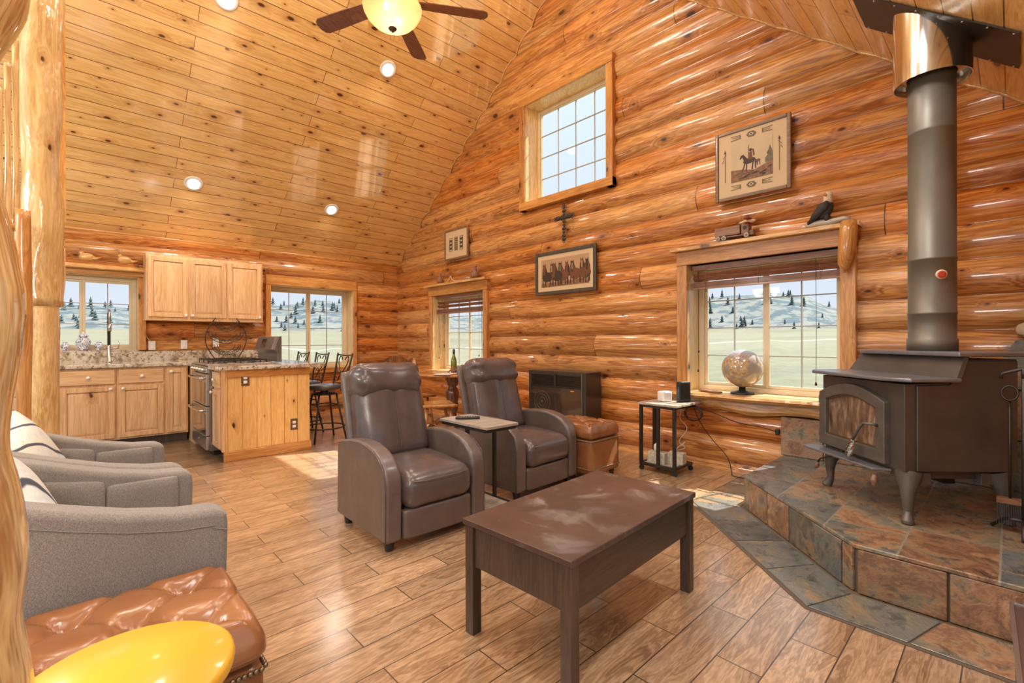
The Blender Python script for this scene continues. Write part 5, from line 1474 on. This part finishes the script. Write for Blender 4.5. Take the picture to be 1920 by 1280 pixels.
# arched door
x0, x1 = .105, .645; zb, zs, za = .275, .600, .672
def arch(a, b, z0, z1, z2, n=16):
    return [(a, z0), (b, z0)]+[(b+(a-b)*k/n, z1+(z2-z1)*math.sin(PI*k/n)) for k in range(n+1)]
outer = arch(x0, x1, zb, zs, za); inner = arch(x0+.062, x1-.062, zb+.07, zs-.040, za-.065)
m = MB(); n = len(outer)
def ringmesh(m, O, I, y0, y1, y2):
    vs = [(x, y0, z) for x, z in O]+[(x, y1, z) for x, z in O]+[(x, y1, z) for x, z in I]+[(x, y2, z) for x, z in I]
    fs = []
    for k in range(n):
        j = (k+1) % n
        for a in range(3): fs.append((a*n+k, a*n+j, (a+1)*n+j, (a+1)*n+k))
    m.add(vs, fs)
ringmesh(m, outer, inner, .0005, .032, .012); dr = m.build('door', M['stovecast'], r, .006, 2)
m = MB(); m.add([(x, .014, z) for x, z in inner], [tuple(range(n))[::-1]]); m.add([(x, .010, z) for x, z in inner], [tuple(range(n))]); m.build('door_glass', M['sglass'], dr)
i2 = arch(x0+.070, x1-.070, zb+.078, zs-.046, za-.073); m = MB(); ringmesh(m, inner, i2, .014, .020, .0145); m.build('glass_trim', M['brass'], dr)
m = MB(); hx_ = x0+.045
m.tube([(hx_, .033, .47), (hx_, .058, .478), (hx_+.05, .070, .474), (hx_+.075, .078, .44), (hx_+.105, .088, .375)], .0075, 10); m.build('door_handle', M['stovecast'], dr)
pts = []
for k in range(150):
    t = k/149; a = k*.62; c = Vector((hx_+.105+.028*t, .088+.006*t, .375-.105*t)); rr_ = .010+.010*math.sin(PI*min(1, t*1.05))**.7
    pts.append(c+Vector((rr_*math.cos(a), rr_*math.sin(a), 0)))
m = MB(); m.tube(pts, .0028, 5); m.build('spring_grip', M['chrome'], dr)
for z in (.34, .55):
    m = MB(); m.cyl((x1+.012, .012, z-.022), (x1+.012, .012, z+.022), .012, 12); m.box(x1-.012, .003, z-.012, x1+.004, .018, z+.012); m.build('hinge', M['stovecast'], dr)
m = MB(); m.prism([(.09,.002),(.115,.085),(x1+.02,.12),(x1+.05,.05),(x1+.04,.002)][::-1], .243, .255, 'z'); m.build('ash_lip', M['stovetop'], r, .003, 1)
m = MB(); m.box(.06, -.50, .215, sx0-.06, -.06, .2615); m.build('ash_pan_housing', M['stove'], r, .004, 1)
for (lx, ly, dx, dy) in ((.055,-.055,-1,1), (sx0-.055,-.055,1,1), (.055,-.48,-1,-1), (sx0-.055,-.48,1,-1)):
    d = Vector((dx, dy, 0)).normalized(); P0 = Vector((lx, ly, 0))
    prof_ = [(0.0,.255,.058),(.008,.225,.052),(.030,.17,.034),(.034,.11,.025),(.030,.06,.019),(.040,.028,.024),(.052,.010,.027),(.054,.0005,.022)]
    m = MB(); m.tube([P0+d*a+Vector((0,0,z)) for a, z, q in prof_], [q for _, _, q in prof_], 12)
    m.obox((lx+dx*-.035, ly, .225), (.11,.05,.06)); m.obox((lx, ly-dy*.035, .225), (.05,.11,.06)); m.build('leg', M['stovecast'], r, .008, 2)
m = MB(); m.tube([(.50,.0,.225), (.52,.05,.215), (.57,.07,.19), (.60,.075,.15)], .005, 8); m.build('draft_rod', M['iron'], r)
for pq in (((.585,.075,.165),(.605,.078,.125)), ((.10,.085,.225),(.095,.09,.165))):
    m = MB(); a_, b_ = pq; m.tube([a_, tuple((a_[i]+b_[i])/2 for i in range(3)), b_], [.008,.016,.006], 8); m.build('control_pull', M['white'] if False else M['truck'], r)
m = MB(); m.box(.30,-.50,.12,.42,-.44,.214); m.cyl((.36,-.43,.15),(.36,-.40,.15), .022, 14); m.build('blower_box', M['blackplastic'], r)
# pipe up to the roof
pc = (3.512, .302)
ztop = .862+.225; pr = .104; rz_ = roof(pc[1])
r = thing('stove_pipe', 'tall round black stove pipe rising from the wood stove to the sloped ceiling', 'stove pipe', (pc[0], pc[1], 0))
m = MB(); m.lathe([(pr+.006,ztop+.0005),(pr+.006,ztop+.065),(pr,ztop+.068),(pr,ztop+.20),(pr+.003,ztop+.202),(pr+.003,ztop+.212),(pr,ztop+.214),(pr,ztop+.50),(pr+.003,ztop+.502),(pr+.003,ztop+.512),(pr-.001,ztop+.514),(pr-.001,2.30),(pr+.001,2.302),(pr-.001,2.31),(pr-.001,rz_-.03)], n=48); pp = m.build('pipe', M['pipe'], r)
m = MB(); a = math.radians(206); R90 = Matrix.Rotation(a+PI/2, 3, 'Z') @ Matrix.Rotation(PI/2, 3, 'X')
c = Vector((pr*math.cos(a), pr*math.sin(a), 1.50)); m.lathe([(.001,.001),(.026,.001),(.026,.006),(.001,.007)], c, 24, R90); th_ = m.build('thermometer', M['cream'], r)
m = MB(); m.lathe([(.012,.0075),(.019,.0075),(.019,.0082),(.012,.0082)], c, 24, R90); m.build('dial', M['red'], th_)
m = MB(); R_c = .168
for k in range(48):
    pass
vs = []; n = 56
for zz, off in ((2.625, 0), (None, 0)):
    for k in range(n):
        a = 2*PI*k/n; y = R_c*math.sin(a); vs.append((R_c*math.cos(a), y, 2.585 if zz else roof(pc[1]+y)-.004))
m.add(vs, [(k, (k+1) % n, n+(k+1) % n, n+k) for k in range(n)], True)
vs = [(v[0]*.965, v[1]*.965, v[2]) for v in vs]
m.add(vs, [(k, n+k, n+(k+1) % n, (k+1) % n) for k in range(n)], True)
m.add([(R_c*math.cos(2*PI*k/n), R_c*math.sin(2*PI*k/n), 2.585) for k in range(n)]+[(R_c*.965*math.cos(2*PI*k/n), R_c*.965*math.sin(2*PI*k/n), 2.585) for k in range(n)], [(k, n+k, n+(k+1) % n, (k+1) % n) for k in range(n)])
m.build('chrome_collar', M['chrome'], r)
m = MB(); m.lathe([(pr+.004,2.62),(R_c*.955,2.62),(R_c*.955,2.63),(pr+.004,2.63)], n=40, cap=False); m.build('collar_disc', M['steel'], r)
r = thing('ceiling_flashing', 'black metal plate where the stove pipe meets the sloped ceiling', 'ceiling plate', (pc[0], pc[1], rz_))
m = MB(); hx1, hy1 = .215, .335
vs = [(x, y, SR*y-dz) for dz in (.004, .012) for x, y in ((-hx1,-hy1),(hx1,-hy1),(hx1,hy1),(-hx1,hy1))]
m.add(vs, [(0,1,2,3),(7,6,5,4),(0,4,5,1),(1,5,6,2),(2,6,7,3),(3,7,4,0)]); m.build('plate', M['iron'], r)
m = MB()
for y in [-hy1+.02+k*(2*hy1-.04)/7 for k in range(8)]:
    for x in (-hx1+.02, hx1-.02): m.ell((x, y, SR*y-.013), (.006,.006,.004), 8, 5)
m.build('screws', M['steel'], r)

# fireplace tools
r = thing('fire_tools', 'black iron fire tool stand with a brush at the right of the stove', 'fire tools', (3.25, -.042, .2255), -PI/2)
for k in range(3):
    a = k*2*PI/3+2.6; m = MB(); m.tube([(0,0,.07), (.07*math.cos(a),.07*math.sin(a),.06), (.125*math.cos(a),.125*math.sin(a),.008)], .008, 8); m.build('foot', M['iron'], r)
m = MB(); m.tube([(0,0,.055), (0,0,.74)], .0085, 8); m.build('pole', M['iron'], r)
m = MB(); m.tube([(-.075,-.0,.735), (-.07,0,.76), (0,0,.785), (.07,0,.76), (.075,0,.735)], .008, 8); m.tube([(0,0,.74),(0,0,.786)], .009, 8); m.build('cross_arm', M['iron'], r)
def ringtool(nm, x, y, head_):
    m = MB(); m.tube([(x+.028*math.cos(a), y+.010*math.sin(a), .665+.034*math.sin(a)) for a in [2*PI*k/16 for k in range(16)]], .005, 6, closed=True)
    m.tube([(x, y, .630), (x, y, .16)], .0055, 8); o = m.build(nm, M['iron'], r)
    m = MB()
    if head_ == 'brush':
        m.box(x-.045, y-.02, .135, x+.045, y+.02, .16); m.build('brush_block', M['carv'], o)
        m = MB()
        for i in range(12):
            for j in range(4): m.tube([(x-.04+.0073*i, y-.015+.01*j, .1345), (x-.045+.0083*i, y-.018+.012*j, .03+.006*rnd.random())], .0022, 4)
        m.build('bristles', M['feather'], o)
    else:
        m.box(x-.04, y-.004, .05, x+.04, y+.004, .17); m.build('shovel_blade', M['iron'], o)
ringtool('brush', -.045, .035, 'brush'); ringtool('shovel', .055, -.05, 'shovel')

# media console at the right edge
r = thing('media_console', 'dark low console with a pale metal edge at the bottom right corner', 'console', (1.245, -.018, 0), .03)
m = MB(); m.box(-.45, -.38, .03, .56, -.006, .435); m.build('body', M['espz'], r, .002, 1)
m = MB(); m.box(-.46, -.385, .4355, .565, -.004, .452); m.build('top', M['esptop'], r)
m = MB(); m.box(-.46, -.0035, .432, .569, .004, .455); m.box(.5655, -.385, .432, .570, -.004, .455); m.build('edge_strip', M['steel'], r)
m = MB(); m.box(-.42, -.35, 0, .53, -.03, .0295); m.build('plinth', M['blackplastic'], r)

# ------------------------------------------------------------------ ceiling fan
fx_, fy_ = 1.97, 3.55
r = thing('ceiling_fan', 'ceiling fan with walnut blades and an amber glass light bowl', 'ceiling fan', (fx_, fy_, 0))
m = MB(); m.lathe([(.07, RIDGE_Z-.06),(.075, RIDGE_Z-.10),(.05, RIDGE_Z-.16),(.018, RIDGE_Z-.18)], n=24); m.build('canopy', M['brass'] if False else M['iron'], r)
m = MB(); m.cyl((0,0,4.16), (0,0,RIDGE_Z-.17), .014, 12); m.build('downrod', M['iron'], r)
m = MB(); m.lathe([(.03,4.18),(.09,4.165),(.135,4.12),(.145,4.06),(.13,4.01),(.09,3.985),(.085,3.965),(.10,3.955)], n=36); m.build('motor_housing', plain('bronze_metal', (.09,.06,.035), .3, .7), r)
m = MB(); prof = [(.235,3.958),(.242,3.945),(.236,3.915),(.212,3.870),(.172,3.828),(.118,3.795),(.05,3.778),(.001,3.775)]
m.lathe([(.10,3.962)]+prof, n=48, cap=False); bw_ = m.build('light_bowl', M['bowl'], r)
for q in ((-.085,-.05),(.085,.05)):
    m = MB(); m.ell((q[0], q[1], 3.90), (.026,.026,.036), 14, 10); m.build('bulb', emit('bulb_glow', (1., .85, .6), 4.), r)
m = MB(); m.lathe([(.001,3.735),(.008,3.742),(.012,3.752),(.030,3.762),(.036,3.772),(.030,3.7775)], n=20); m.tube([(.02,.01,3.765), (.021,.01,3.69)], .0012, 4); m.tube([(-.015,.01,3.765), (-.016,.01,3.67)], .0012, 4); m.build('finial', M['iron'], r)
for deg in (41, 113, 185, 257, 329):
    a = math.radians(deg+.5); Ra = Matrix.Rotation(a, 3, 'Z') @ Matrix.Rotation(.21, 3, 'X')
    m = MB(); O = [(.20,-.058),(.30,-.068),(.60,-.078),(.76,-.078),(.795,-.060),(.81,-.02),(.81,.02),(.795,.060),(.76,.078),(.60,.078),(.30,.068),(.20,.058)]
    vs = [Ra @ Vector((x, y, 0))+Vector((0,0,4.0+z)) for z in (-.004, .004) for x, y in O]; k = len(O)
    m.add(vs, [tuple(range(k))[::-1], tuple(range(k, 2*k))]+[(i, (i+1) % k, k+(i+1) % k, k+i) for i in range(k)]); b = m.build('blade', M['fanwood'], r)
    m = MB(); m.tube([Ra @ Vector(v)+Vector((0,0,4.0)) for v in ((.10,0,.03), (.16,.0,.0), (.20,.02,-.010), (.26,.03,-.008))], .008, 8); m.tube([Ra @ Vector(v)+Vector((0,0,4.0)) for v in ((.16,0,.0), (.20,-.02,-.010), (.26,-.03,-.008))], .008, 8)
    m.tube([Ra @ Vector((.235+.022*math.cos(t), .022*math.sin(t), -.010))+Vector((0,0,4.0)) for t in [2*PI*j/12 for j in range(12)]], .006, 6, closed=True); m.build('blade_iron', M['brass'], b)
